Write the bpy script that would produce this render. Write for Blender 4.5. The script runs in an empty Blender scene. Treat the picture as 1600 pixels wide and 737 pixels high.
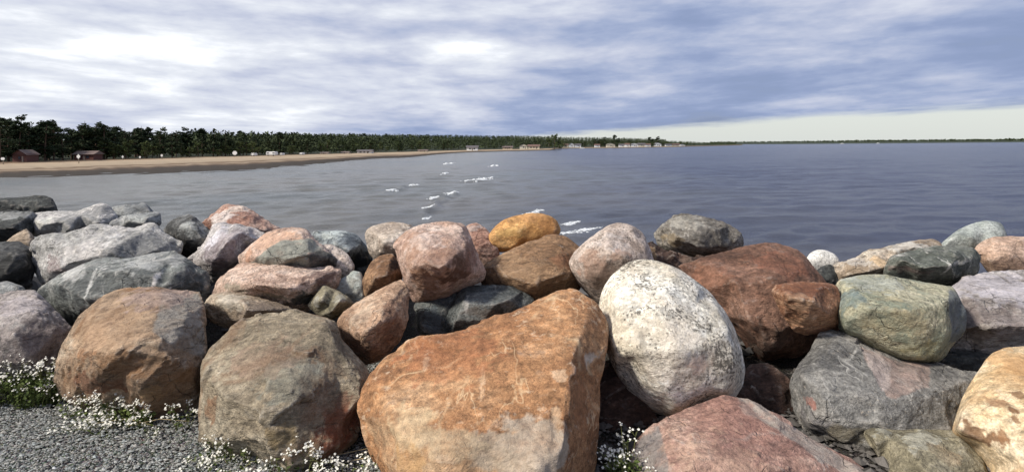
import bpy, bmesh, math, random
import numpy as np
from mathutils import Vector, Matrix
from mathutils.geometry import delaunay_2d_cdt

scene = bpy.context.scene
COL = scene.collection
rad = math.radians

# ------------------------------------------------------------------ camera
F = 888.0                 # focal length in photograph pixels (1600 wide)
HZ = 226.0                # horizon row at the optical axis
CAMZ = 1.6                # eye height above the gravel
WATER = -2.4              # sea level
ROLL = 0.0065
cam_d = bpy.data.cameras.new('camera')
cam_d.sensor_width = 36.0
cam_d.lens = 36.0 * F / 1600.0
cam_d.shift_y = -(368.5 - HZ) / 1600.0
cam_d.clip_start = 0.05
cam_d.clip_end = 20000.0
cam = bpy.data.objects.new('camera', cam_d)
COL.objects.link(cam)
cam.matrix_world = Matrix.Translation((0, 0, CAMZ)) @ Matrix.Rotation(math.pi / 2, 4, 'X') @ Matrix.Rotation(-ROLL, 4, 'Z')
scene.camera = cam

# ------------------------------------------------------------------ light
SUN_AZ = rad(-116.0)      # measured clockwise from the view direction (+Y)
SUN_EL = rad(42.0)
sun_dir = Vector((math.sin(SUN_AZ) * math.cos(SUN_EL), math.cos(SUN_AZ) * math.cos(SUN_EL), math.sin(SUN_EL)))
sl = bpy.data.lights.new('sun', 'SUN')
sl.energy = 4.1
sl.angle = rad(8.0)
sl.color = (1.0, 0.94, 0.85)
so = bpy.data.objects.new('sun', sl)
COL.objects.link(so)
so.rotation_euler = sun_dir.to_track_quat('Z', 'Y').to_euler()

scene.view_settings.view_transform = 'Standard'
scene.view_settings.look = 'None'
scene.view_settings.gamma = 1.0
scene.view_settings.exposure = 0.36
scene.view_settings.use_curve_mapping = False


class NT:
    """small helper to write node trees"""
    def __init__(self, nt):
        self.nt = nt
        nt.nodes.clear()

    def n(self, t, ins=None, **kw):
        nd = self.nt.nodes.new(t)
        for k, v in kw.items():
            setattr(nd, k, v)
        for k, v in (ins or {}).items():
            self.put(nd.inputs[k], v)
        return nd

    def put(self, sock, v):
        if isinstance(v, bpy.types.NodeSocket):
            self.nt.links.new(v, sock)
        elif isinstance(v, bpy.types.Node):
            self.nt.links.new(v.outputs[0], sock)
        else:
            if isinstance(v, (tuple, list)) and len(v) == 3 and sock.type == 'RGBA':
                v = (v[0], v[1], v[2], 1)
            sock.default_value = v

    def m(self, op, a, b=0.0, c=None, clamp=False):
        nd = self.nt.nodes.new('ShaderNodeMath')
        nd.operation = op
        nd.use_clamp = clamp
        self.put(nd.inputs[0], a)
        self.put(nd.inputs[1], b)
        if c is not None:
            self.put(nd.inputs[2], c)
        return nd.outputs[0]

    def mix(self, f, a, b, mode='MIX'):
        nd = self.nt.nodes.new('ShaderNodeMix')
        nd.data_type = 'RGBA'
        nd.blend_type = mode
        self.put(nd.inputs[0], f)
        self.put(nd.inputs[6], a)
        self.put(nd.inputs[7], b)
        return nd.outputs[2]

    def ramp(self, f, stops, interp='LINEAR'):
        nd = self.nt.nodes.new('ShaderNodeValToRGB')
        cr = nd.color_ramp
        cr.interpolation = interp
        while len(cr.elements) < len(stops):
            cr.elements.new(0.5)
        for e, (p, c) in zip(cr.elements, stops):
            e.position = p
            if not isinstance(c, (tuple, list)):
                c = (c, c, c)
            e.color = (c[0], c[1], c[2], 1)
        self.put(nd.inputs[0], f)
        return nd.outputs[0]

    def mr(self, v, a, b, c=0.0, d=1.0, smooth=False):
        nd = self.nt.nodes.new('ShaderNodeMapRange')
        if smooth:
            nd.interpolation_type = 'SMOOTHSTEP'
        for i, x in enumerate((v, a, b, c, d)):
            self.put(nd.inputs[i], x)
        return nd.outputs[0]

    def noise(self, vec, scale, detail=4, rough=0.5, dist=0.0):
        return self.n('ShaderNodeTexNoise', {'Vector': vec, 'Scale': scale, 'Detail': detail, 'Roughness': rough, 'Distortion': dist}).outputs[0]

    def mapping(self, vec, scale=(1, 1, 1), rot=(0, 0, 0), loc=(0, 0, 0)):
        return self.n('ShaderNodeMapping', {'Vector': vec, 'Scale': scale, 'Rotation': rot, 'Location': loc}).outputs[0]


def lin(c):
    out = []
    for v in c:
        v = v / 255.0
        out.append(v / 12.92 if v <= 0.04045 else ((v + 0.055) / 1.055) ** 2.4)
    return tuple(out)


# ------------------------------------------------------------------ world: Nishita sky behind a broken cloud deck
world = bpy.data.worlds.new('World')
scene.world = world
world.use_nodes = True
w = NT(world.node_tree)
SKY_STRENGTH = 0.10
sky = w.n('ShaderNodeTexSky', sky_type='NISHITA', sun_disc=False)
sky.sun_elevation = SUN_EL
sky.sun_rotation = SUN_AZ
sky.air_density = 1.0
sky.dust_density = 1.5
sky.ozone_density = 1.5
tc = w.n('ShaderNodeTexCoord')
sep = w.n('ShaderNodeSeparateXYZ', {0: tc.outputs['Generated']})
dx, dy, dz = sep.outputs
zz = w.m('ADD', w.m('MAXIMUM', dz, 0.0), 0.035)
px_ = w.m('DIVIDE', dx, zz)
py_ = w.m('DIVIDE', dy, zz)
pl = w.n('ShaderNodeCombineXYZ', {0: px_, 1: py_, 2: 0.0}).outputs[0]
low = w.noise(w.mapping(pl, (0.24, 0.13, 1), (0, 0, rad(8)), (3.1, 1.7, 0)), 1.0, 4, 0.5, 0.6)
mid = w.noise(w.mapping(pl, (0.75, 0.42, 1), (0, 0, rad(14)), (7.3, 2.2, 0)), 1.0, 9, 0.56, 0.15)
fine = w.noise(w.mapping(pl, (1.9, 1.1, 1), (0, 0, rad(-10)), (1.3, 5.2, 0)), 1.0, 8, 0.62, 0.3)
puff = w.noise(w.mapping(tc.outputs['Generated'], (5.0, 5.0, 21.0), (0, 0.04, 0), (2.2, 0.4, 1.1)), 1.0, 9, 0.56, 0.12)
band = w.noise(w.mapping(tc.outputs['Generated'], (1.7, 1.7, 15.0), (0, 0.05, 0), (6.2, 1.4, 3.3)), 1.0, 6, 0.5, 0.1)
sdot = w.n('ShaderNodeVectorMath', operation='DOT_PRODUCT')
w.put(sdot.inputs[0], tc.outputs['Generated'])
sdot.inputs[1].default_value = (math.sin(rad(-75)), math.cos(rad(-75)), 0.12)
glow = w.m('ADD', w.m('MULTIPLY', w.mr(sdot.outputs['Value'], -0.1, 1.0), 0.20), -0.052)
v = w.m('ADD', w.m('ADD', w.m('MULTIPLY', low, 0.18), w.m('MULTIPLY', mid, 0.14)), w.m('ADD', w.m('MULTIPLY', fine, 0.10), glow))
v = w.m('ADD', v, w.m('ADD', w.m('MULTIPLY', puff, 0.48), w.m('MULTIPLY', band, 0.34)))
hi = w.mr(dz, 0.03, 0.22, 0.0, 0.035)
v = w.m('ADD', v, hi)
K = 1.0 / SKY_STRENGTH
def kc(c, g=1.0):
    return tuple(x * g for x in lin(c))
cloud = w.ramp(w.mr(v, 0.385, 0.90), [
    (0.0, kc((92, 110, 150))), (0.25, kc((120, 136, 172))), (0.42, kc((148, 160, 188))),
    (0.57, kc((178, 184, 202))), (0.74, kc((208, 212, 220))), (0.9, kc((247, 249, 252))), (1.0, (1.0, 1.0, 1.0))])
cloud = w.n('ShaderNodeVectorMath', {0: cloud, 1: (K, K, K)}, operation='MULTIPLY').outputs[0]
# the far edge of the cloud deck: beyond it the clear evening sky shows
edge = w.m('ADD', w.m('ADD', px_, w.m('MULTIPLY', py_, 0.65)), w.m('MULTIPLY', w.m('SUBTRACT', w.m('ADD', w.m('MULTIPLY', mid, 0.6), w.m('MULTIPLY', puff, 0.4)), 0.5), 7.0))
deck = w.mr(edge, 12.4, 15.2, 1.0, 0.0, True)
thin = w.mr(w.m('ADD', v, 0.0), 0.46, 0.56, 0.82, 1.0)
clear_far = w.n('ShaderNodeVectorMath', {0: kc((204, 208, 204)), 1: (K, K, K)}, operation='MULTIPLY').outputs[0]
skyc = w.mix(0.85, sky.outputs[0], clear_far)
col = w.mix(w.m('MULTIPLY', deck, thin), skyc, cloud)
bg = w.n('ShaderNodeBackground', {0: col, 1: SKY_STRENGTH})
wo = w.n('ShaderNodeOutputWorld')
w.nt.links.new(bg.outputs[0], wo.inputs[0])


# ------------------------------------------------------------------ helpers
def pix(px, py, Y):
    """photograph pixel at depth Y -> point in the place"""
    a, b = px - 800.0, py - HZ
    u = (a - ROLL * b) / F
    v_ = (b + ROLL * a) / F
    return np.array((u * Y, Y, CAMZ - v_ * Y))


def topix(P):
    u = P[:, 0] / P[:, 1] * F
    v_ = (CAMZ - P[:, 2]) / P[:, 1] * F
    return u + ROLL * v_ + 800.0, v_ - ROLL * u + HZ


_h = np.random.RandomState(7).permutation(256).astype(np.int64)
_g = np.random.RandomState(8).normal(size=(256, 3))
_g /= np.linalg.norm(_g, axis=1)[:, None]


def perlin(P):
    i = np.floor(P).astype(np.int64)
    f = P - i
    t = f * f * f * (f * (f * 6 - 15) + 10)
    out = np.zeros(len(P))
    for a in (0, 1):
        for b in (0, 1):
            for c in (0, 1):
                h = _h[(_h[(_h[(i[:, 0] + a) & 255] + i[:, 1] + b) & 255] + i[:, 2] + c) & 255]
                d = ((f - (a, b, c)) * _g[h]).sum(1)
                wt = (t[:, 0] if a else 1 - t[:, 0]) * (t[:, 1] if b else 1 - t[:, 1]) * (t[:, 2] if c else 1 - t[:, 2])
                out += wt * d
    return out * 1.5


def fbm(P, oct=4, gain=0.5, lac=2.03):
    s, a = np.zeros(len(P)), 1.0
    for k in range(oct):
        s += a * perlin(P + 17.3 * k)
        P = P * lac
        a *= gain
    return s


def ridged(P, oct=4):
    s, a = np.zeros(len(P)), 1.0
    for k in range(oct):
        s += a * (1 - np.abs(perlin(P + 9.7 * k)) * 2)
        P = P * 2.1
        a *= 0.5
    return s


def mesh_np(name, V, Fc, mat=None, smooth=True):
    me = bpy.data.meshes.new(name)
    V = np.asarray(V, dtype=np.float32)
    Fc = np.asarray(Fc, dtype=np.int32)
    me.vertices.add(len(V))
    me.vertices.foreach_set('co', V.ravel())
    n, k = Fc.shape
    me.loops.add(n * k)
    me.loops.foreach_set('vertex_index', Fc.ravel())
    me.polygons.add(n)
    me.polygons.foreach_set('loop_start', np.arange(0, n * k, k, dtype=np.int32))
    me.polygons.foreach_set('loop_total', np.full(n, k, dtype=np.int32))
    me.polygons.foreach_set('use_smooth', np.full(n, smooth, dtype=bool))
    me.update(calc_edges=True)
    if mat:
        me.materials.append(mat)
    return me


def link(name, me, parent=None, loc=None, label=None, cat=None, group=None, kind=None):
    o = bpy.data.objects.new(name, me)
    COL.objects.link(o)
    if parent:
        o.parent = parent
    if loc is not None:
        o.location = loc
    if label: o['label'] = label
    if cat: o['category'] = cat
    if group: o['group'] = group
    if kind: o['kind'] = kind
    return o


def new_mat(name):
    m = bpy.data.materials.new(name)
    m.use_nodes = True
    t = NT(m.node_tree)
    return m, t


def finish(t, color, rough=0.8, normal=None, spec=0.3, **kw):
    ins = {'Base Color': color, 'Roughness': rough, 'Specular IOR Level': spec}
    ins.update(kw)
    p = t.n('ShaderNodeBsdfPrincipled', ins)
    if normal is not None:
        t.put(p.inputs['Normal'], normal)
    o = t.n('ShaderNodeOutputMaterial')
    t.nt.links.new(p.outputs[0], o.inputs[0])
    return p


def plain(name, c, rough=0.7, var=0.25, scale=3.0):
    m, t = new_mat(name)
    co = t.n('ShaderNodeTexCoord').outputs['Object']
    n = t.noise(co, scale, 5, 0.6)
    a = tuple(x * (1 - var) for x in c)
    b = tuple(min(1, x * (1 + var)) for x in c)
    finish(t, t.ramp(n, [(0.3, a), (0.7, b)]), rough)
    return m


def smoothstep(a, b, x):
    t = np.clip((x - a) / (b - a), 0, 1)
    return t * t * (3 - 2 * t)


# ------------------------------------------------------------------ embankment and gravel path (ground)
def bank_z(x, y):
    base = np.interp(y, [-30, 3.5, 4.0, 4.5, 5.2, 5.8, 7.0, 9.0, 11.0, 14.0],
                     [0, 0, 0.03, 0.10, 0.20, 0.08, -0.7, -2.0, -3.3, -4.2])
    return base


def build_ground():
    xs = np.linspace(-16, 16, 240)
    ys = np.concatenate([np.linspace(-12, 2, 30), np.linspace(2.05, 8, 130), np.linspace(8.1, 14, 30)])
    X, Yg = np.meshgrid(xs, ys)
    P = np.stack([X.ravel(), Yg.ravel(), np.zeros(X.size)], 1)
    P[:, 2] = bank_z(P[:, 0], P[:, 1])
    rough_w = smoothstep(3.3, 4.2, P[:, 1])
    P[:, 2] += fbm(P * 2.3, 4) * (0.012 + 0.07 * rough_w) + fbm(P * 12, 2) * 0.004
    P[:, 2] -= 0.01
    nx, ny = len(xs), len(ys)
    idx = np.arange(nx * ny).reshape(ny, nx)
    Fc = np.stack([idx[:-1, :-1], idx[:-1, 1:], idx[1:, 1:], idx[1:, :-1]], -1).reshape(-1, 4)
    m, t = new_mat('gravel_earth')
    co = t.n('ShaderNodeTexCoord').outputs['Object']
    a = t.noise(co, 3.0, 6, 0.6)
    b = t.noise(co, 60.0, 4, 0.7)
    vor = t.n('ShaderNodeTexVoronoi', {'Vector': co, 'Scale': 70.0})
    c = t.ramp(a, [(0.3, lin((92, 94, 90))), (0.55, lin((124, 126, 120))), (0.75, lin((138, 134, 120)))])
    c = t.mix(t.mr(b, 0.35, 0.7), t.mix(0.6, c, (0.02, 0.02, 0.02)), c)
    c = t.mix(0.35, c, vor.outputs['Color'], 'MULTIPLY')
    yy = t.n('ShaderNodeSeparateXYZ', {0: co}).outputs[1]
    xx = t.n('ShaderNodeSeparateXYZ', {0: co}).outputs[0]
    soil_shade = t.m('MAXIMUM', t.mr(t.m('ADD', yy, t.m('MULTIPLY', a, 0.4)), 3.5, 4.0), t.m('MULTIPLY', t.mr(t.m('ADD', xx, t.m('MULTIPLY', a, 0.5)), 0.2, 0.5), t.mr(yy, 2.2, 2.5)))
    c = t.mix(t.m('MULTIPLY', soil_shade, 0.85), c, (0.03, 0.024, 0.02))  # dark earth, with the shade of the gaps put into its colour
    bp = t.n('ShaderNodeBump', {'Height': vor.outputs['Distance'], 'Distance': 0.02, 'Strength': 0.8})
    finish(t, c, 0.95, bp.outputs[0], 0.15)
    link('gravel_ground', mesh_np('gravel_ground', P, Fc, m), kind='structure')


build_ground()


def stones(name, pts, sizes, colors, rs, kind='stuff', flat=0.65, **kw):
    """many small faceted stones joined: 8-vertex blobs with point colours"""
    base = np.array([(0, 0, 1), (0.9, 0.1, 0.25), (0.25, 0.95, 0.2), (-0.8, 0.5, 0.3), (-0.7, -0.7, 0.2), (0.35, -0.9, 0.3), (0, 0, -0.7)])
    fc = np.array([(0, 1, 2), (0, 2, 3), (0, 3, 4), (0, 4, 5), (0, 5, 1), (6, 2, 1), (6, 3, 2), (6, 4, 3), (6, 5, 4), (6, 1, 5)])
    n = len(pts)
    ang = rs.uniform(0, 6.28, n)
    V = base[None] * (1 + rs.uniform(-0.3, 0.3, (n, 7, 3)))
    V = V * sizes[:, None, None] * np.stack([rs.uniform(0.8, 1.5, n), rs.uniform(0.6, 1.0, n), rs.uniform(0.5, 1.0, n) * flat * 1.2], 1)[:, None, :]
    ca, sa = np.cos(ang)[:, None], np.sin(ang)[:, None]
    X = V[:, :, 0] * ca - V[:, :, 1] * sa
    Yv = V[:, :, 0] * sa + V[:, :, 1] * ca
    V = np.stack([X, Yv, V[:, :, 2]], -1) + pts[:, None, :]
    Fc = (fc[None] + (np.arange(n) * 7)[:, None, None]).reshape(-1, 3)
    me = mesh_np(name, V.reshape(-1, 3), Fc, None, False)
    at = me.color_attributes.new('tint', 'FLOAT_COLOR', 'POINT')
    C = np.repeat(np.concatenate([colors, np.ones((n, 1))], 1), 7, 0).astype(np.float32)
    at.data.foreach_set('color', C.ravel())
    m, t = new_mat(name)
    a = t.n('ShaderNodeAttribute', attribute_name='tint')
    co = t.n('ShaderNodeTexCoord').outputs['Object']
    nz = t.noise(co, 120.0, 3, 0.6)
    finish(t, t.mix(0.5, a.outputs['Color'], t.ramp(nz, [(0.3, 0.45), (0.7, 1.0)]), 'MULTIPLY'), 0.9, None, 0.2)
    me.materials.append(m)
    return link(name, me, kind=kind, **kw)


def build_gravel():
    rs = np.random.RandomState(3)
    n = 60000
    x = -3.8 + rs.uniform(0, 1, n) * 4.0
    y = 2.35 + rs.uniform(0, 1, n) ** 0.9 * 1.75
    sz = 0.003 + rs.gamma(1.4, 0.0019, n)
    sz = np.clip(sz, 0.003, 0.016)
    z = bank_z(x, y) + sz * 0.2
    g = rs.uniform(0.17, 0.40, n)
    wm = rs.uniform(-0.08, 0.05, n)
    C = np.stack([g * (1.02 + wm), g * 1.01, g * (0.93 - wm * 0.6)], 1)
    big = rs.uniform(0, 1, n) > 0.965
    C[big] *= 1.5
    C = np.clip(C, 0.03, 0.5)
    stones('gravel', np.stack([x, y, z], 1), sz, C, rs)
    n = 5000
    x = rs.uniform(0.3, 3.4, n)
    y = rs.uniform(2.5, 3.9, n)
    sz = 0.006 + rs.gamma(1.2, 0.007, n)
    g = rs.uniform(0.04, 0.14, n)
    stones('broken_stone', np.stack([x, y, bank_z(x, y) + sz * 0.15], 1), sz, np.stack([g * 1.1, g, g * 0.9], 1), rs, flat=0.8)
    # seaward rubble under and behind the boulders
    n = 2600
    x = rs.uniform(-9, 9, n)
    y = rs.uniform(3.9, 11, n)
    sz = 0.03 + rs.gamma(1.5, 0.035, n)
    deep = y > 5.6
    sz[~deep] = np.minimum(sz[~deep], 0.06)
    sz[deep] += rs.uniform(0.05, 0.22, deep.sum())
    z = bank_z(x, y) + sz * 0.1
    g = rs.uniform(0.04, 0.13, n)
    C = np.stack([g * 1.05, g, g * 0.95], 1)
    stones('rubble', np.stack([x, y, z], 1), sz, C, rs, flat=0.8)


build_gravel()

# ------------------------------------------------------------------ water
RIDGES = [((585, 306), (665, 283), 0.16, 0.35), ((655, 345), (712, 298), 0.16, 0.3), ((440, 255), (520, 246), 0.12, 0.6),
          ((690, 268), (760, 252), 0.14, 0.7), ((725, 284), (775, 280), 0.08, 0.5), ((470, 275), (540, 268), 0.1, 0.4)]


def wp(px, py):
    a, b = px - 800.0, py - HZ
    v_ = (b + ROLL * a) / F
    return pix(px, py, (CAMZ - WATER) / v_)


def water_h(X, Y, dr):
    rs = np.random.RandomState(12)
    H = np.zeros(X.shape)
    warp = perlin(np.stack([X.ravel() * 0.06, Y.ravel() * 0.06, np.zeros(X.size)], 1)).reshape(X.shape)
    gust = 0.65 + 0.6 * perlin(np.stack([X.ravel() * 0.03, Y.ravel() * 0.018, np.full(X.size, 3.3)], 1)).reshape(X.shape)
    for k in range(26):
        lam = 0.7 * (9.0 ** (rs.uniform(0, 1)))
        th = rad(90 + 18 + rs.normal(0, 26))
        kx, ky = math.cos(th) * 2 * math.pi / lam, math.sin(th) * 2 * math.pi / lam
        amp = 0.008 * lam ** 0.75
        att = np.clip(lam / (3.0 * dr) - 0.6, 0, 1)
        H += amp * att * np.sin(kx * X + ky * Y + rs.uniform(0, 6.28) + 2.2 * warp) * gust
    for (a, b, h, wd) in RIDGES:
        A, B = wp(*a)[:2], wp(*b)[:2]
        d = B - A
        L = np.linalg.norm(d)
        d /= L
        s = (X - A[0]) * d[0] + (Y - A[1]) * d[1]
        q = -(X - A[0]) * d[1] + (Y - A[1]) * d[0]
        q = q + 0.25 * np.sin(s * 1.3) + 0.6 * warp
        H += h * np.exp(-(q / wd) ** 2) * smoothstep(-0.05 * L, 0.2 * L, s) * smoothstep(1.05 * L, 0.8 * L, s)
    return H


def build_water():
    nr, na = 560, 460
    r = np.concatenate([7.5 * (300 / 7.5) ** np.linspace(0, 1, nr - 60), 300 * (12000 / 300) ** np.linspace(0, 1, 61)[1:]])
    az = np.concatenate([np.linspace(rad(-100), rad(-46), 60), np.linspace(rad(-45.8), rad(45.8), na - 120), np.linspace(rad(46), rad(100), 60)])
    R, A = np.meshgrid(r, az, indexing='ij')
    X, Y = R * np.sin(A), R * np.cos(A)
    dr = np.gradient(r)[:, None] * np.ones_like(R)
    Z = WATER + water_h(X, Y, np.maximum(dr, 0.12))
    P = np.stack([X, Y, Z], -1).reshape(-1, 3)
    idx = np.arange(nr * na).reshape(nr, na)
    Fc = np.stack([idx[:-1, :-1], idx[1:, :-1], idx[1:, 1:], idx[:-1, 1:]], -1).reshape(-1, 4)[:, ::-1]
    m, t = new_mat('sea_water')
    co = t.n('ShaderNodeTexCoord').outputs['Object']
    s = t.n('ShaderNodeSeparateXYZ', {0: co})
    # silt stirred up in the shallows
    silt = t.noise(t.mapping(co, (0.03, 0.05, 1)), 1.0, 5, 0.6)
    c = t.ramp(silt, [(0.35, (0.095, 0.104, 0.104)), (0.55, (0.125, 0.120, 0.108)), (0.75, (0.112, 0.126, 0.120))])
    deep = t.mr(t.m('ADD', s.outputs[0], t.m('MULTIPLY', t.m('SUBTRACT', silt, 0.5), 60.0)), -14.0, 30.0, smooth=True)
    c = t.mix(deep, c, (0.026, 0.029, 0.052))
    bm = t.noise(t.mapping(co, (1.2, 2.6, 1), (0, 0, rad(14))), 2.2, 6, 0.68, 0.4)
    b2 = t.noise(t.mapping(co, (0.25, 0.75, 1), (0, 0, rad(10))), 1.0, 7, 0.65, 0.6)
    b3 = t.noise(t.mapping(co, (0.02, 0.09, 1), (0, 0, rad(6))), 1.0, 6, 0.6, 0.8)
    hgt = t.m('ADD', t.m('ADD', t.m('MULTIPLY', bm, 0.12), t.m('MULTIPLY', b2, 0.22)), t.m('MULTIPLY', b3, 0.55))
    bp = t.n('ShaderNodeBump', {'Height': hgt, 'Distance': 1.0, 'Strength': 0.85})
    finish(t, c, 0.22, bp.outputs[0], 0.5, IOR=1.33)
    link('sea_water', mesh_np('sea_water', P, Fc, m), kind='structure')


build_water()


def build_foam():
    rs = np.random.RandomState(5)
    spots = [(747, 281, 30, 7, 130), (668, 325, 12, 5, 60), (679, 309, 13, 5, 60), (706, 303, 16, 5, 70), (684, 307, 4, 2, 16), (665, 341, 9, 5, 50),
             (613, 299, 12, 3, 30), (645, 291, 14, 2, 24), (696, 271, 8, 3, 22), (700, 256, 12, 3, 24),
             (773, 259, 12, 3, 22), (835, 331, 18, 8, 90), (892, 349, 22, 7, 110), (915, 358, 26, 9, 150), (885, 366, 34, 5, 110)]
    V, Fc = [], []
    nv = 0
    for (cx, cy, w_, h_, n) in spots:
        for k in range(n):
            gx, gy = rs.normal(0, 0.36), rs.normal(0, 0.16)
            px, py = cx + gx * w_, cy + gy * h_ * math.exp(-abs(gx)) - gx * 0.5 * h_
            c = wp(px, py)
            mpp = c[1] / F
            a = mpp * rs.uniform(0.4, 2.0) ** 1.3 * 1.5
            b = a * rs.uniform(0.3, 0.7)
            hh = a * rs.uniform(0.15, 0.4)
            th = rs.uniform(0, 3.14)
            zb = WATER + float(water_h(np.array([c[0]]), np.array([c[1]]), np.array([0.2]))[0])
            q = 7
            ring = [(math.cos(2 * math.pi * i / q) * a * rs.uniform(0.6, 1.2), math.sin(2 * math.pi * i / q) * b * rs.uniform(0.6, 1.2)) for i in range(q)]
            V += [(c[0] + x, c[1] + y, zb - 0.03) for x, y in ring]
            V += [(c[0] + x * 0.6, c[1] + y * 0.6, zb + hh * 0.7) for x, y in ring]
            V.append((c[0], c[1], zb + hh))
            for i in range(q):
                j = (i + 1) % q
                Fc += [(nv + i, nv + j, nv + q + j), (nv + i, nv + q + j, nv + q + i), (nv + q + i, nv + q + j, nv + 2 * q)]
            nv += 2 * q + 1
    m = plain('foam_white', (0.58, 0.60, 0.61), 0.7, 0.15, 6)
    link('sea_foam', mesh_np('sea_foam', np.array(V), np.array(Fc), m), kind='stuff')


build_foam()

# ------------------------------------------------------------------ far land
SH = [(-900, 42), (-400, 57), (-100, 69), (0, 73), (180, 80), (300, 84), (360, 87), (420, 97), (475, 110), (520, 133), (560, 155), (640, 182), (700, 262), (720, 285), (790, 340),
      (860, 372), (870, 470), (900, 545), (960, 560), (1000, 580), (1060, 660), (1090, 760), (1130, 900), (1160, 1050)]
TL = [(-900, 80), (-400, 95), (-100, 106), (0, 114), (180, 138), (300, 158), (360, 172), (475, 198), (560, 228), (640, 262), (720, 330), (790, 385), (860, 420), (870, 480), (900, 553),
      (1000, 590), (1060, 668), (1090, 768), (1130, 908), (1160, 1058)]


def shoreD(px):
    return np.interp(px, [a for a, b in SH], [b for a, b in SH])


def treeD(px):
    return np.interp(px, [a for a, b in TL], [b for a, b in TL])


def land_z(px, D):
    """height of the land at bearing column px and depth D"""
    s, tl = shoreD(px), treeD(px)
    f = (D - s) / (tl - s)
    z = WATER - 0.06 + np.clip(f, -1, 1) * np.interp(px, [0, 360, 640, 1160], [1.1, 0.95, 0.9, 0.9])
    far = np.interp(D - tl, [0, 60, 260, 600, 1600], [0, 0.3, 5.5, 11.5, 11.5])
    far = far * np.interp(px, [380, 560, 800, 950, 1060, 1110, 1160], [0.9, 1.05, 1.1, 0.9, 0.5, 0.15, 0.0])
    return z + np.where(f > 1, far, 0)


def colx(px, D):
    return (px - 800.0) / F * D


def build_land():
    pxs = np.concatenate([np.linspace(-900, -20, 50), np.linspace(0, 1160, 260)])
    fr = np.linspace(-0.25, 1.12, 24)
    Pb, Pf = [], []
    for f in fr:
        D = shoreD(pxs) + f * (treeD(pxs) - shoreD(pxs))
        z = land_z(pxs, D) + 0.02 * np.sin(pxs * 0.21 + f * 9) * (f > 0.1)
        wob = 1 + 0.012 * np.sin(pxs * 0.045) + 0.006 * np.sin(pxs * 0.13)
        Pb.append(np.stack([colx(pxs, D) * wob, D * wob, z], -1))
    Pb = np.array(Pb)
    idx = np.arange(Pb.shape[0] * Pb.shape[1]).reshape(Pb.shape[:2])
    Fb = np.stack([idx[:-1, :-1], idx[:-1, 1:], idx[1:, 1:], idx[1:, :-1]], -1).reshape(-1, 4)
    m, t = new_mat('beach_sand')
    co = t.n('ShaderNodeTexCoord').outputs['Object']
    z = t.n('ShaderNodeSeparateXYZ', {0: co}).outputs[2]
    n = t.noise(t.mapping(co, (0.05, 0.15, 1)), 1.0, 6, 0.6)
    zz2 = t.m('ADD', z, t.m('MULTIPLY', t.m('SUBTRACT', n, 0.5), 0.22))
    c = t.ramp(t.mr(zz2, WATER - 0.08, WATER + 0.95), [(0.0, lin((52, 47, 42))), (0.30, lin((62, 55, 48))), (0.38, lin((98, 82, 68))), (0.43, lin((144, 128, 108))), (0.49, lin((104, 86, 68))),
               (0.57, lin((150, 134, 113))), (0.9, lin((162, 144, 121))), (1.0, lin((120, 100, 80)))])
    bp = t.n('ShaderNodeBump', {'Height': t.noise(co, 0.8, 6, 0.7), 'Distance': 0.3, 'Strength': 0.5})
    finish(t, c, 0.9, bp.outputs[0], 0.15)
    link('beach', mesh_np('beach', Pb.reshape(-1, 3), Fb, m), kind='structure')
    mult = [1.05, 1.1, 1.2, 1.35, 1.6, 2.0, 2.6, 3.6, 5, 7, 10, 14]
    for f in mult:
        D = treeD(pxs) * f
        z = land_z(pxs, D) - (0.05 if f < 1.15 else 0)
        Pf.append(np.stack([colx(pxs, D), D, z], -1))
    Pf = np.array(Pf)
    idx = np.arange(Pf.shape[0] * Pf.shape[1]).reshape(Pf.shape[:2])
    Ff = np.stack([idx[:-1, :-1], idx[:-1, 1:], idx[1:, 1:], idx[1:, :-1]], -1).reshape(-1, 4)
    link('forest_floor', mesh_np('forest_floor', Pf.reshape(-1, 3), Ff, plain('forest_floor', (0.028, 0.034, 0.018), 0.95, 0.5, 0.1)), kind='structure')
    # low headlands far across the bay
    Q = []
    px2 = np.linspace(1100, 2100, 120)
    for f in (0.0, 0.02, 0.1, 0.3, 0.8):
        D = np.interp(px2, [1100, 1240, 1400, 1600, 2100], [1900, 1700, 1900, 2300, 2600]) * (1 + f)
        z = WATER - 0.3 + np.interp(f, [0, 0.02, 0.1, 0.3, 0.8], [0, 1.5, 5, 9, 9]) * np.interp(px2, [1100, 1250, 1560, 2100], [0.8, 1, 1.3, 1.4])
        Q.append(np.stack([colx(px2, D), D, z], -1))
    Q = np.array(Q)
    idx = np.arange(Q.shape[0] * Q.shape[1]).reshape(Q.shape[:2])
    Fq = np.stack([idx[:-1, :-1], idx[:-1, 1:], idx[1:, 1:], idx[1:, :-1]], -1).reshape(-1, 4)
    link('headland', mesh_np('headland', Q.reshape(-1, 3), Fq, plain('headland_green', (0.032, 0.042, 0.024), 0.95, 0.4, 0.02)), kind='structure')


build_land()


# ------------------------------------------------------------------ trees
def leaf_mat(name, c, var=0.45):
    m, t = new_mat(name)
    g = t.n('ShaderNodeNewGeometry')
    oi = t.n('ShaderNodeObjectInfo')
    co = t.n('ShaderNodeTexCoord').outputs['Object']
    n = t.noise(co, 1.3, 3, 0.5)
    a = tuple(x * (1 - var) for x in c)
    b = tuple(x * (1 + var) for x in c)
    cc = t.ramp(t.m('ADD', t.m('MULTIPLY', n, 0.6), t.m('MULTIPLY', g.outputs['Random Per Island'], 0.4)), [(0.25, a), (0.75, b)])
    cc = t.mix(1.0, cc, t.ramp(oi.outputs['Random'], [(0.0, (0.7, 0.75, 0.7)), (1.0, (1.3, 1.2, 1.05))]), 'MULTIPLY')
    finish(t, cc, 0.75, None, 0.15)
    return m


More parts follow.
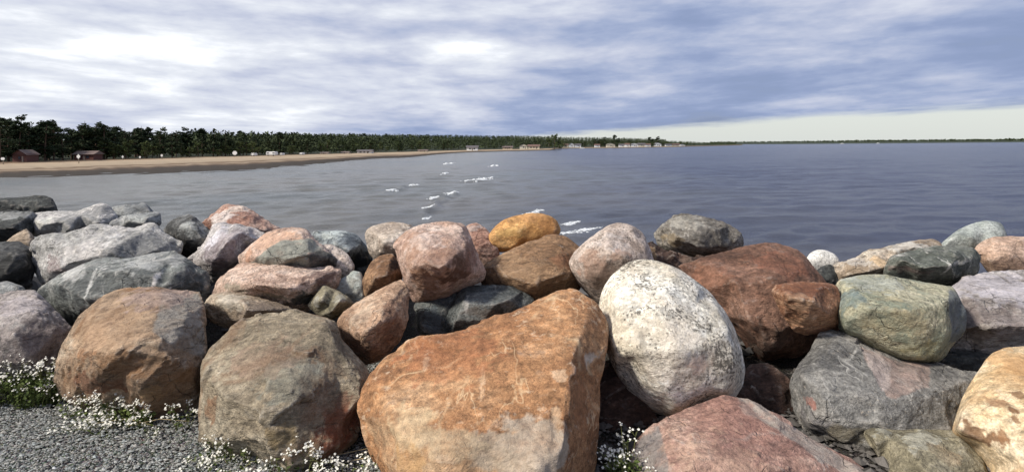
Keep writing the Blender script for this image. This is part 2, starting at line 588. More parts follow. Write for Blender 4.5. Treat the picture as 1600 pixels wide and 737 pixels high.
PINE = leaf_mat('pine_needles', (0.030, 0.045, 0.022))
BROAD = leaf_mat('broad_leaves', (0.080, 0.105, 0.042))
BARK = plain('bark', (0.10, 0.065, 0.045), 0.95, 0.4, 2.0)


def quads_at(C, size, rs, flat=0.5):
    n = len(C)
    a = rs.normal(size=(n, 3))
    a[:, 2] *= flat
    a /= np.linalg.norm(a, axis=1)[:, None]
    b = np.cross(a, rs.normal(size=(n, 3)))
    b /= np.linalg.norm(b, axis=1)[:, None] + 1e-9
    s = (size * rs.uniform(0.5, 1.3, n))[:, None]
    V = np.stack([C - a * s, C + b * s * 0.55, C + a * s, C - b * s * 0.55], 1).reshape(-1, 3)
    return V, np.arange(n * 4).reshape(-1, 4)


def tube(path, radii, q=6):
    V, Fc = [], []
    for i, (p, r) in enumerate(zip(path, radii)):
        p = np.array(p, float)
        d = np.array(path[min(i + 1, len(path) - 1)], float) - np.array(path[max(i - 1, 0)], float)
        d /= np.linalg.norm(d) + 1e-9
        u = np.cross(d, (0.3, 1, 0.1))
        u /= np.linalg.norm(u) + 1e-9
        w_ = np.cross(d, u)
        for k in range(q):
            an = 2 * math.pi * k / q
            V.append(p + r * (math.cos(an) * u + math.sin(an) * w_))
    for i in range(len(path) - 1):
        for k in range(q):
            Fc.append((i * q + k, i * q + (k + 1) % q, (i + 1) * q + (k + 1) % q, (i + 1) * q + k))
    return np.array(V), np.array(Fc)


def join(parts):
    V, Fc, n = [], [], 0
    for v_, f_ in parts:
        V.append(v_)
        Fc.append(np.asarray(f_) + n)
        n += len(v_)
    return np.concatenate(V), np.concatenate(Fc)


def tree_meshes(kind, seed):
    """unit-height (10 m) tree: trunk with limbs and a crown of leaf clumps"""
    rs = np.random.RandomState(seed)
    H = 10.0
    lean = rs.normal(0, 0.25, 2)
    def tp(f):
        return np.array((lean[0] * f ** 2, lean[1] * f ** 2, H * f))
    parts = [tube([tp(f) for f in np.linspace(-0.02, 0.97, 7)], np.linspace(0.2, 0.03, 7))]
    C = []
    nl = 26 if kind == 'pine' else 22
    for k in range(nl):
        f = rs.uniform(0.16, 0.98) if kind == 'pine' else rs.uniform(0.15, 0.95)
        if kind == 'pine':
            reach = np.interp(f, [0.1, 0.35, 0.6, 0.85, 1.0], [1.7, 2.2, 2.0, 1.3, 0.5]) * rs.uniform(0.55, 1.15)
            up = rs.uniform(-0.1, 0.5)
        else:
            reach = np.interp(f, [0.1, 0.4, 0.7, 1.0], [1.9, 2.7, 2.3, 0.8]) * rs.uniform(0.5, 1.1)
            up = rs.uniform(0.1, 0.9)
        an = rs.uniform(0, 6.28)
        p0 = tp(f)
        p1 = p0 + np.array((math.cos(an) * reach, math.sin(an) * reach, up * reach * 0.5))
        pm = (p0 + p1) / 2 + (0, 0, -0.08 * reach)
        parts.append(tube([p0, pm, p1], [0.06, 0.04, 0.012], 4))
        for j in range(3):
            c = p0 + (p1 - p0) * rs.uniform(0.45, 1.05) + rs.normal(0, 0.22, 3)
            r = rs.uniform(0.35, 0.75)
            n = int(26 * r / 0.5)
            q = rs.normal(size=(n, 3))
            q /= np.linalg.norm(q, axis=1)[:, None]
            q *= (rs.uniform(0.3, 1, n) ** 0.5)[:, None] * r
            q[:, 2] *= 0.62
            C.append(c + q)
    C = np.concatenate(C)
    tv, tf = join(parts)
    tm = mesh_np(kind + '_trunk', tv, tf, BARK)
    cv, cf = quads_at(C, 0.24, rs)
    cm = mesh_np(kind + '_crown', cv, cf, PINE if kind == 'pine' else BROAD, False)
    return tm, cm


PINES = [tree_meshes('pine', s) for s in (1, 2, 3, 4, 5, 6)]
BROADS = [tree_meshes('broadleaf', s) for s in (11, 12, 13, 14)]


def tree(kind, px, D, h, label, group, seed, wid=1.0):
    rs = np.random.RandomState(seed)
    lib = PINES if kind == 'pine' else BROADS
    tm, cm = lib[rs.randint(len(lib))]
    root = link('pine_tree' if kind == 'pine' else 'broadleaf_tree', None, None,
                (colx(px, D), D, float(land_z(np.array(float(px)), np.array(float(D)))) - 0.1), label, 'tree', group)
    s = h / 10.0
    root.scale = (s * wid, s * wid, s)
    root.rotation_euler = (0, 0, rs.uniform(0, 6.28))
    link('trunk', tm, root)
    link('crown', cm, root)
    return root


def top_h(px, D, ytop):
    """height needed for a tree at column px, depth D to reach picture row ytop"""
    b = ytop - HZ + ROLL * (px - 800.0)
    return CAMZ - b / F * D - float(land_z(np.array(float(px)), np.array(float(D)))) + 0.1


def build_trees():
    rs = np.random.RandomState(21)
    sky_x = [-120, 0, 14, 30, 46, 58, 70, 84, 98, 112, 133, 150, 163, 180, 196, 221, 250, 275, 294, 316, 340, 352, 380, 400, 420, 437, 452, 480]
    sky_y = [186, 184, 186, 179, 190, 196, 187, 193, 199, 200, 187, 193, 192, 197, 199, 195, 199, 202, 199, 201, 208, 208, 207, 214, 214, 206, 214, 219]
    def wood(x, tall):
        where = ('near the small dark red cabin' if x < 60 else 'between the small and the wide red cabin' if x < 115 else 'around the wide red cabin' if x < 175
                 else 'past the wide red cabin, above dry sand' if x < 300 else 'near the white board on a post' if x < 385 else 'around the white caravans')
        return ('tall dark pine breaking the skyline ' if tall else 'dark pine filling the wood below the skyline ') + where
    gg = 'pines behind the beach'
    def green(x):
        return 'pale green broadleaf tree ' + ('above the sand around the low pale huts' if x < 555 else 'behind the long low white building and flat cream building' if x < 700 else 'behind the houses on the sandy spit')
    # front row: each named summit of the skyline
    for k, (x, y) in enumerate(zip(sky_x[1:], sky_y[1:])):
        D = float(treeD(x)) * rs.uniform(1.03, 1.12)
        if x == 437:
            tree('pine', x, D * 1.02, top_h(x, D * 1.02, y), 'tall round-topped pine rising alone above the wood beside the white caravan', None, 900 + k, 1.1)
            continue
        tree('pine', x, D, top_h(x, D, y), wood(x, True), gg, 900 + k, rs.uniform(1.0, 1.35))
    for k in range(120):
        x = rs.uniform(-150, 470)
        D = float(treeD(x)) * rs.uniform(1.03, 1.5)
        y = np.interp(x, sky_x, sky_y) + rs.uniform(2, 16)
        tree('pine', x, D, top_h(x, D, y), wood(x, False), gg, 1000 + k, rs.uniform(1.1, 1.6))
    for k in range(26):
        x = rs.uniform(150, 460)
        D = float(treeD(x)) * rs.uniform(1.02, 1.05)
        y = np.interp(x, [150, 300, 460], [222, 224, 228]) + rs.uniform(-6, 6)
        tree('broad', x, D, top_h(x, D, y), 'low green broadleaf tree in front of the dark pines at the back of the beach', 'broadleaf trees edging the pine wood', 1200 + k, 1.3)
    for k in range(70):
        x = rs.uniform(452, 880)
        D = float(treeD(x)) * rs.uniform(1.04, 1.35)
        y = np.interp(x, [450, 560, 700, 880], [221, 221, 222, 222]) + rs.uniform(-5, 6)
        tree('broad', x, D, top_h(x, D, y), green(x), 'broadleaf trees of the village shore', 1300 + k, rs.uniform(1.1, 1.6))
    D = 440
    tree('broad', 866, D, top_h(866, D, 209), 'big dark green tree at the end of the sandy spit', None, 1501, 1.3)
    tree('broad', 858, D, top_h(858, D, 216), 'rounded paler tree touching the big dark tree on the spit', None, 1502, 1.3)
    tree('broad', 873, D, top_h(873, D, 217), 'small dark tree leaning out past the tip of the sandy spit', None, 1503, 1.1)
    for k, (x, y) in enumerate([(930, 215), (937, 215), (944, 214), (960, 211), (966, 216), (984, 217)]):
        D = 600
        tree('pine', x, D, top_h(x, D, y), 'tall pine standing among the white houses across the bay', 'pines among the far houses', 1600 + k, 1.3)
    for k, (x, y) in enumerate([(1015, 214), (1021, 215), (1027, 213)]):
        D = 690
        tree('pine', x, D, top_h(x, D, y), 'pine in the small tight clump at the far end of the houses', 'clump of three pines by the last houses', 1700 + k, 1.5)
    for k in range(34):
        x = rs.uniform(880, 1110)
        D = float(treeD(x)) * rs.uniform(1.03, 1.15)
        y = np.interp(x, [880, 1000, 1060, 1110], [222, 221, 221, 224]) + rs.uniform(-2, 2)
        tree('broad', x, D, max(2.5, top_h(x, D, y)), 'low bushy green tree behind the white houses across the bay', 'low trees behind the far houses', 1800 + k, 1.8)


build_trees()


def build_forest():
    """far woods that read as one mass"""
    rs = np.random.RandomState(44)
    Cs, S = [], []
    def add(px, D, z0, h, n, leaf=0.07):
        q = rs.normal(size=(n, 3))
        q /= np.linalg.norm(q, axis=1)[:, None]
        q *= rs.uniform(0.5, 1, n)[:, None]
        f = rs.uniform(0.1, 1, n)
        wd_ = h * 0.34 * np.sqrt(np.clip(1.08 - f, 0, 1))
        q[:, 0] *= wd_
        q[:, 1] *= wd_
        q[:, 2] = f * h
        Cs.append(q + (colx(px, D), D, z0))
        S.append(np.full(n, h * leaf))
    for k in range(5200):
        px = rs.uniform(300, 1150)
        D = float(treeD(px)) * 1.05 + rs.uniform(0, 1) ** 1.5 * (1150 - float(treeD(px)) * 0.8)
        add(px, D, float(land_z(np.array(px), np.array(D))), rs.uniform(6.0, 8.5) * (0.62 if px > 1040 else 1) * np.interp(D, [250, 500, 800], [1.0, 0.95, 0.85]), 38)
    for k in range(1500):
        px = rs.uniform(-900, 480)
        D = float(treeD(px)) * rs.uniform(1.12, 2.2)
        add(px, D, float(land_z(np.array(px), np.array(D))), rs.uniform(4, 7.5), 60)
    for k in range(3200):
        px = rs.uniform(1110, 2000)
        D = np.interp(px, [1100, 1240, 1400, 1600, 2100], [1900, 1700, 1900, 2300, 2600]) * rs.uniform(1.1, 1.5)
        add(px, D, WATER + 2.0 + 4 * rs.uniform(0, 1), rs.uniform(5.5, 7.5) * np.interp(px, [1100, 1250, 1320, 1560, 1600], [0.8, 0.7, 1.0, 1.5, 1.8]), 20, 0.3)
    C = np.concatenate(Cs)
    V, Fc = quads_at(C, np.concatenate(S), rs, 1.0)
    m = leaf_mat('far_forest', (0.036, 0.050, 0.024), 0.35)
    link('far_forest', mesh_np('far_forest', V, Fc, m, False), kind='stuff')


build_forest()

# ------------------------------------------------------------------ houses, caravans and boats on the far shore
BOXF = [(0, 1, 2, 3), (4, 7, 6, 5), (0, 4, 5, 1), (1, 5, 6, 2), (2, 6, 7, 3), (3, 7, 4, 0)]


def box(cx, cy, cz, sx, sy, sz):
    v = np.array([(x, y, z) for z in (0, 1) for x, y in ((0, 0), (1, 0), (1, 1), (0, 1))], float) - (0.5, 0.5, 0)
    v = v * (sx, sy, sz) + (cx, cy, cz)
    return v, np.array([(3, 2, 1, 0), (4, 5, 6, 7), (0, 1, 5, 4), (1, 2, 6, 5), (2, 3, 7, 6), (3, 0, 4, 7)])


_pm = {}
def pmat(c, rough=0.6):
    k = (c, rough)
    if k not in _pm:
        _pm[k] = plain('paint', c, rough, 0.12, 0.8)
    return _pm[k]


GLASS = plain('window_glass', (0.03, 0.035, 0.045), 0.15, 0.2, 1.0)


def house(name, px, D, wpx, hpx, label, wall, roof, group=None, gable_front=False, cat='house', windows=2, base=None):
    wm, hm = wpx / F * D, hpx / F * D
    z = float(land_z(np.array(float(px)), np.array(float(D)))) - 0.15 if base is None else base
    r = link(name, None, None, (colx(px, D), D, z), label, cat, group)
    dp = max(3.0, wm * 0.6)
    wh = hm * 0.66
    link('wall', mesh_np('house_wall', *box(0, 0, 0, wm, dp, wh), pmat(wall), False), r)
    e = 0.08 * wm
    rh = hm - wh
    if gable_front:
        V = np.array([(-wm / 2 - e, -dp / 2 - 0.3, wh - e * 0.7), (wm / 2 + e, -dp / 2 - 0.3, wh - e * 0.7), (0, -dp / 2 - 0.3, wh + rh),
                      (-wm / 2 - e, dp / 2 + 0.3, wh - e * 0.7), (wm / 2 + e, dp / 2 + 0.3, wh - e * 0.7), (0, dp / 2 + 0.3, wh + rh)])
        Fr = np.array([(0, 2, 5), (0, 5, 3), (1, 4, 5), (1, 5, 2), (0, 3, 4), (0, 4, 1), (3, 5, 4)])
        g = np.array([(-wm / 2, -dp / 2 - 0.02, wh), (wm / 2, -dp / 2 - 0.02, wh), (0, -dp / 2 - 0.02, wh + rh * 0.9),
                      (-wm / 2, dp / 2 - 0.1, wh), (wm / 2, dp / 2 - 0.1, wh), (0, dp / 2 - 0.1, wh + rh * 0.9)])
        link('gable', mesh_np('gable', g, np.array([(0, 1, 2), (3, 5, 4), (0, 2, 5), (0, 5, 3), (1, 4, 5), (1, 5, 2)]), pmat(wall), False), r)
    else:
        V = np.array([(-wm / 2 - e, -dp / 2 - e, wh - 0.05), (wm / 2 + e, -dp / 2 - e, wh - 0.05), (wm / 2 + e, dp / 2 + e, wh - 0.05), (-wm / 2 - e, dp / 2 + e, wh - 0.05),
                      (-wm / 2 - e, 0, wh + rh), (wm / 2 + e, 0, wh + rh)])
        Fr = np.array([(0, 1, 5), (0, 5, 4), (2, 3, 4), (2, 4, 5), (1, 2, 5), (3, 0, 4), (0, 3, 2), (0, 2, 1)])
    link('roof', mesh_np('house_roof', V, Fr, pmat(roof), False), r)
    for k in range(windows):
        xo = (k - (windows - 1) / 2) * wm / max(windows, 1) * 0.8
        wo_ = link('window', mesh_np('house_window', *box(xo, -dp / 2 - 0.03, wh * 0.38, wm * 0.14, 0.1, wh * 0.36), GLASS, False), r)
    if windows:
        link('door', mesh_np('house_door', *box(wm * 0.02 + (0.2 * wm if windows % 2 else 0), -dp / 2 - 0.03, 0.02, wm * 0.1, 0.08, wh * 0.75), pmat((0.25, 0.2, 0.16)), False), r)
    return r


WHITE, CREAM, RED = (0.74, 0.73, 0.70), (0.62, 0.55, 0.42), (0.11, 0.045, 0.035)
ROOFG, ROOFR, ROOFP = (0.10, 0.09, 0.09), (0.15, 0.09, 0.07), (0.15, 0.11, 0.095)


def build_village():
    house('beach_cabin', 40, 121, 22, 20, 'small dark red cabin with pale roof edge under tall pines behind the beach', RED, ROOFP, gable_front=True, cat='cabin', windows=1)
    house('beach_cabin', 138, 137, 30, 15, 'low wide red cabin with greyish pink roof at the back of the beach', RED, ROOFP, cat='cabin', windows=2)
    gl, gg = 'small pale house in the row along the village shore', 'village houses'
    house('village_house', 738, 338, 17, 8, 'white house with dark roof behind the start of the long sandy spit', WHITE, ROOFG)
    house('village_house', 793, 400, 15, 5, 'low cream and orange house on the sandy spit', (0.72, 0.52, 0.34), ROOFP)
    house('village_house', 818, 410, 12, 8, 'gabled cream house beside the long pale house on the spit', CREAM, ROOFG, gable_front=True, windows=1)
    house('village_house', 834, 410, 17, 7, 'long pale house with reddish roof near the tip of the spit', CREAM, ROOFR, windows=3)
    house('village_house', 571, 236, 22, 6, 'long low white building with dark doorway above the sand', WHITE, ROOFG, windows=3)
    house('village_house', 661, 275, 14, 4, 'flat cream beach building beside the shrubs', CREAM, ROOFP, windows=2)
    house('village_house', 508, 214, 12, 4, 'low pale hut at the foot of the green trees above the sand', CREAM, ROOFP, windows=1)
    house('village_house', 540, 224, 12, 4, 'low pale hut next to the long white building above the sand', CREAM, ROOFP, windows=1)
    for k, (x, D, ww, hh) in enumerate([(884, 555, 7, 6), (893, 560, 8, 7), (903, 570, 9, 6), (933, 585, 8, 5), (954, 590, 13, 6), (972, 595, 10, 5), (980, 592, 7, 6), (991, 600, 11, 6), (1002, 610, 11, 6), (1012, 620, 8, 5), (1027, 660, 11, 6), (1044, 680, 9, 4), (1056, 690, 10, 4), (1066, 700, 8, 3)]):
        house('village_house', x, D, ww, hh, 'small white house with dark roof in the row across the bay', WHITE if k % 4 else CREAM, ROOFG if k % 3 else ROOFR, 'white houses across the bay', gable_front=(k % 3 == 1), windows=1)
    # caravans and cars at the top of the beach
    def caravan(px, D, wpx, hpx, label, c=WHITE, group=None):
        wm, hm = wpx / F * D, hpx / F * D
        r = link('caravan', None, None, (colx(px, D), D, float(land_z(np.array(float(px)), np.array(float(D)))) - 0.02), label, 'caravan', group)
        bm = bmesh.new()
        bmesh.ops.create_cube(bm, size=1, matrix=Matrix.Translation((0, 0, hm * 0.58)) @ Matrix.Diagonal((wm, 2.2, hm * 0.8, 1)))
        bmesh.ops.bevel(bm, geom=bm.edges[:], offset=hm * 0.12, segments=3, affect='EDGES')
        me = bpy.data.meshes.new('caravan_body'); bm.to_mesh(me); bm.free(); me.materials.append(pmat(c, 0.35))
        link('body', me, r)
        for s in (-0.3, 0.3):
            link('window', mesh_np('caravan_window', *box(s * wm, -1.1, hm * 0.55, wm * 0.22, 0.08, hm * 0.22), GLASS, False), r)
        for s in (-0.28, 0.28):
            v_, f_ = tube([(s * wm, -1.12, hm * 0.16), (s * wm, -0.9, hm * 0.16)], [hm * 0.17, hm * 0.17], 12)
            link('wheel', mesh_np('caravan_wheel', np.concatenate([v_, [(s * wm, -1.13, hm * 0.16)]]), np.concatenate([f_[:, [0, 1, 2]], f_[:, [0, 2, 3]], [(24, i, (i + 1) % 12) for i in range(12)]]), pmat((0.03, 0.03, 0.03)), False), r)
        return r
    caravan(425, 184, 15, 7, 'long white caravan parked beside the tall round-topped pine')
    caravan(397, 180, 6, 5, 'small white caravan parked alone at the edge of the pines')
    caravan(441, 190, 4, 4, 'little white trailer just past the long white caravan')
    caravan(472, 196, 5, 4, 'small pale camper in front of the broadleaf trees above the sand')
    def sign(px, D, ypx, w_, h_, label, c=WHITE):
        z0 = float(land_z(np.array(float(px)), np.array(float(D)))) - 0.05
        top = CAMZ - (ypx - HZ + ROLL * (px - 800)) / F * D
        r = link('beach_sign', None, None, (colx(px, D), D, z0), label, 'sign')
        hm = h_ / F * D
        link('post', mesh_np('sign_post', *box(0, 0, 0, 0.1, 0.1, top - z0), pmat((0.2, 0.16, 0.12)), False), r)
        bw = w_ / F * D
        bm = bmesh.new()
        bmesh.ops.create_cube(bm, size=1, matrix=Matrix.Translation((0, -0.1, top - z0 - hm / 2)) @ Matrix.Diagonal((bw, 0.08, hm, 1)))
        bmesh.ops.bevel(bm, geom=[e for e in bm.edges if abs(e.verts[0].co.y - e.verts[1].co.y) > 0.01], offset=hm * 0.25, segments=3, affect='EDGES')
        me = bpy.data.meshes.new('sign_board'); bm.to_mesh(me); bm.free(); me.materials.append(pmat(c))
        link('board', me, r)
    sign(367, 168, 236, 7, 6, 'white board on a post standing out against the dark pines')
    sign(123, 116, 241, 5, 7, 'small white board beside the wide red cabin')
    sign(253, 145, 240, 3, 6, 'slim pale board at the edge of the sand below the pines')
    sign(192, 137, 243, 3, 4, 'tiny white board under the pines past the wide red cabin')
    sign(5, 108, 246, 6, 4, 'low wide white board beside the small dark red cabin')
    sign(219, 141, 244, 3, 3, 'tiny low pale board at the forest edge above the sand')
    # small boats
    def boat(px, D, L, label):
        r = link('motor_boat', None, None, (colx(px, D), D, WATER - 0.1), label, 'boat', None)
        n = 9
        V, Fc = [], []
        for i in range(n):
            f = i / (n - 1)
            wd = L * 0.16 * math.sin(math.pi * min(1, 0.25 + f * 0.75)) ** 0.7
            x = (f - 0.5) * L
            sh = L * 0.12 * (1 - 0.25 * f + 0.02)
            V += [(x, -wd, sh), (x, -wd * 0.6, 0), (x, wd * 0.6, 0), (x, wd, sh)]
        for i in range(n - 1):
            a = i * 4
            Fc += [(a, a + 4, a + 5, a + 1), (a + 1, a + 5, a + 6, a + 2), (a + 2, a + 6, a + 7, a + 3), (a + 3, a + 7, a + 4, a)]
        link('hull', mesh_np('boat_hull', np.array(V), np.array(Fc), pmat(WHITE, 0.3)), r)
        link('cabin', mesh_np('boat_cabin', *box(L * 0.02, 0, L * 0.09, L * 0.4, L * 0.18, L * 0.16), pmat(WHITE, 0.3), False), r)
        link('windscreen', mesh_np('boat_windscreen', *box(L * 0.02, 0, L * 0.17, L * 0.405, L * 0.185, L * 0.05), GLASS, False), r)
    boat(1316, 1500, 11, 'small white boat off the green headland across the bay')
    boat(1372, 1600, 11, 'small white boat farther along off the wooded headland')
    boat(910, 520, 5, 'white boat moored off the first white houses across the bay')


build_village()


# ------------------------------------------------------------------ boulders of the breakwater
def desat(c, k=0.17):
    l = 0.3 * c[0] + 0.6 * c[1] + 0.1 * c[2]
    return tuple(x + (l - x) * k for x in c)


def rock_mat(c1, c2, c3, scale=2.0, streak=0.0, sdir=(0, 0, 0), dark=0.0, light=0.0, vein=0.0, veinc=(225, 220, 210), spk=55.0, bump=1.0, rough=0.85, seed=0.0, stain=None, stain_amt=0.0):
    g = 0.92
    c1, c2, c3 = [desat(tuple(x * g for x in lin(c))) for c in (c1, c2, c3)]
    streak *= 0.4
    m, t = new_mat('rock')
    co = t.n('ShaderNodeTexCoord').outputs['Object']
    co = t.mapping(co, (1, 1, 1), (0, 0, 0), (seed * 3.7, seed * 1.9, seed * 2.3))
    dco = t.mapping(co, (1, 1, 1) if streak == 0 else (1.0 / (1 + streak * 3), 1.0, 1 + streak * 2), sdir)
    big = t.noise(dco, scale, 6, 0.58, 0.5)
    med = t.noise(dco, scale * 4.2, 8, 0.68, 0.4)
    v_ = t.m('ADD', t.m('MULTIPLY', big, 0.6), t.m('MULTIPLY', med, 0.4))
    c = t.ramp(v_, [(0.40, c1), (0.5, c2), (0.60, c3)])
    # mottling at crystal scale
    fine = t.noise(dco, scale * 16, 6, 0.72)
    c = t.mix(0.9, c, t.ramp(fine, [(0.3, 0.45), (0.48, 0.98), (0.66, 1.5)]), 'MULTIPLY')
    blot = t.noise(t.mapping(co, (1, 1, 1), (0.3, 0.5, 0.1), (2, 7, 5)), scale * 7.0, 6, 0.7, 0.6)
    c = t.mix(0.8, c, t.ramp(blot, [(0.34, 0.62), (0.5, 1.0), (0.64, 1.28)]), 'MULTIPLY')
    cry = t.n('ShaderNodeTexVoronoi', {'Vector': co, 'Scale': 95.0 + 40 * math.sin(seed)})
    cv = t.n('ShaderNodeSeparateColor', {0: cry.outputs['Color']}).outputs[0]
    c = t.mix(0.55, c, t.ramp(t.m('ADD', t.m('MULTIPLY', cv, 0.6), t.m('MULTIPLY', t.noise(co, 38.0, 4, 0.7), 0.4)), [(0.2, 0.62), (0.5, 1.0), (0.8, 1.32)]), 'MULTIPLY')
    if stain:
        sn = t.noise(co, scale * 1.1, 7, 0.65, 0.8)
        c = t.mix(t.mr(sn, 0.5, 0.6, 0.0, stain_amt), c, tuple(x * g for x in lin(stain)))
    if vein > 0:
        # quartz veins: thin sheets cut through a warped field
        wv = t.noise(t.mapping(co, (1, 1, 1), (0.4, 0.9, 0.2)), 1.3, 3, 0.5, 0.3)
        w1 = t.m('ABSOLUTE', t.m('SUBTRACT', wv, 0.5))
        wv2 = t.noise(t.mapping(co, (1.6, 0.5, 1.2), (1.1, 0.3, 0.7), (4, 2, 1)), 2.1, 4, 0.55, 0.2)
        w2 = t.m('ABSOLUTE', t.m('SUBTRACT', wv2, 0.53))
        f1 = t.mr(w1, 0.0, 0.012, 1.0, 0.0)
        f2 = t.mr(w2, 0.0, 0.008, 1.0, 0.0)
        brk = t.mr(t.noise(co, 5.0, 4, 0.6), 0.42, 0.6)
        f = t.m('MULTIPLY', t.m('MULTIPLY', t.m('MAXIMUM', f1, f2), brk), vein, clamp=True)
        c = t.mix(f, c, lin(veinc))
    if dark > 0:
        s1 = t.noise(co, spk, 4, 0.65)
        cl = t.noise(t.mapping(co, (1, 1, 1), (0, 0, 0), (5, 8, 2)), scale * 2.2, 4, 0.6)
        s1 = t.m('ADD', s1, t.m('MULTIPLY', t.m('SUBTRACT', cl, 0.5), 0.75))
        lo = 0.63 - 0.12 * dark
        c = t.mix(t.mr(s1, lo, lo + 0.10, 0, 0.8), c, (0.045, 0.038, 0.03))
    if light > 0:
        s2 = t.noise(t.mapping(dco, (1, 1, 1), (0.3, 0.2, 0.1), (9, 3, 1)), spk * 0.9, 5, 0.7)
        cl2 = t.noise(t.mapping(co, (1, 1, 1), (0, 0, 0), (1, 3, 6)), scale * 1.7, 5, 0.65)
        s2 = t.m('ADD', s2, t.m('MULTIPLY', t.m('SUBTRACT', cl2, 0.5), 0.6))
        lo = 0.70 - 0.12 * light
        c = t.mix(t.mr(s2, lo, lo + 0.10, 0, 0.55), c, t.mix(0.6, c, lin((236, 214, 186))))
    at = t.n('ShaderNodeAttribute', attribute_name='tint')
    tinted = t.mix(0.8, at.outputs['Color'], t.ramp(fine, [(0.3, 0.55), (0.5, 1.0), (0.68, 1.35)]), 'MULTIPLY')
    tinted = t.mix(0.9, tinted, t.ramp(v_, [(0.36, 0.72), (0.5, 1.0), (0.63, 1.25)]), 'MULTIPLY')
    ta = t.m('MULTIPLY', t.mr(t.m('ADD', at.outputs['Alpha'], t.m('MULTIPLY', t.m('SUBTRACT', med, 0.5), 1.6)), 0.15, 0.95), 0.92)
    c = t.mix(ta, c, tinted)
    # worn, paler arrises and a few open cracks
    pt = t.n('ShaderNodeNewGeometry').outputs['Pointiness']
    wear = t.m('MULTIPLY', t.mr(pt, 0.515, 0.58), t.mr(t.noise(co, 7.0, 5, 0.65), 0.35, 0.65, 0.1, 0.75))
    c = t.mix(wear, c, t.mix(0.55, c, lin((228, 218, 204))))
    cw = t.n('ShaderNodeVectorMath', {0: co, 1: t.n('ShaderNodeVectorMath', {0: t.n('ShaderNodeTexNoise', {'Vector': co, 'Scale': 3.0, 'Detail': 5.0}).outputs['Color'], 1: (0.35, 0.35, 0.35)}, operation='MULTIPLY').outputs[0]}, operation='ADD').outputs[0]
    ck = t.n('ShaderNodeTexVoronoi', {'Vector': t.mapping(cw, (1.0, 1.0, 1.7), (0.5, 0.3, seed)), 'Scale': 2.6}, feature='DISTANCE_TO_EDGE').outputs[0]
    ckm = t.m('MULTIPLY', t.mr(ck, 0.0, 0.012, 1.0, 0.0), t.mr(t.noise(co, 2.3, 3, 0.6), 0.48, 0.58))
    ckm = t.m('MULTIPLY', ckm, min(1.0, 0.9 * bump if bump > 0.75 else 0.0))
    b1 = t.noise(dco, 9.0, 7, 0.72, 0.3)
    b2 = t.noise(co, 70.0, 5, 0.7)
    vo = t.n('ShaderNodeTexVoronoi', {'Vector': dco, 'Scale': 14.0}, feature='DISTANCE_TO_EDGE').outputs[0]
    h = t.m('ADD', t.m('MULTIPLY', b1, 0.045), t.m('MULTIPLY', b2, 0.013))
    h = t.m('ADD', h, t.m('MULTIPLY', t.mr(vo, 0.0, 0.05), 0.0015))
    h = t.m('SUBTRACT', h, t.m('MULTIPLY', ckm, 0.02))
    bp = t.n('ShaderNodeBump', {'Height': h, 'Distance': 1.0, 'Strength': 0.95 * bump})
    finish(t, c, rough, bp.outputs[0], 0.3)
    return m


COUNT = 0
DG = bpy.context.evaluated_depsgraph_get


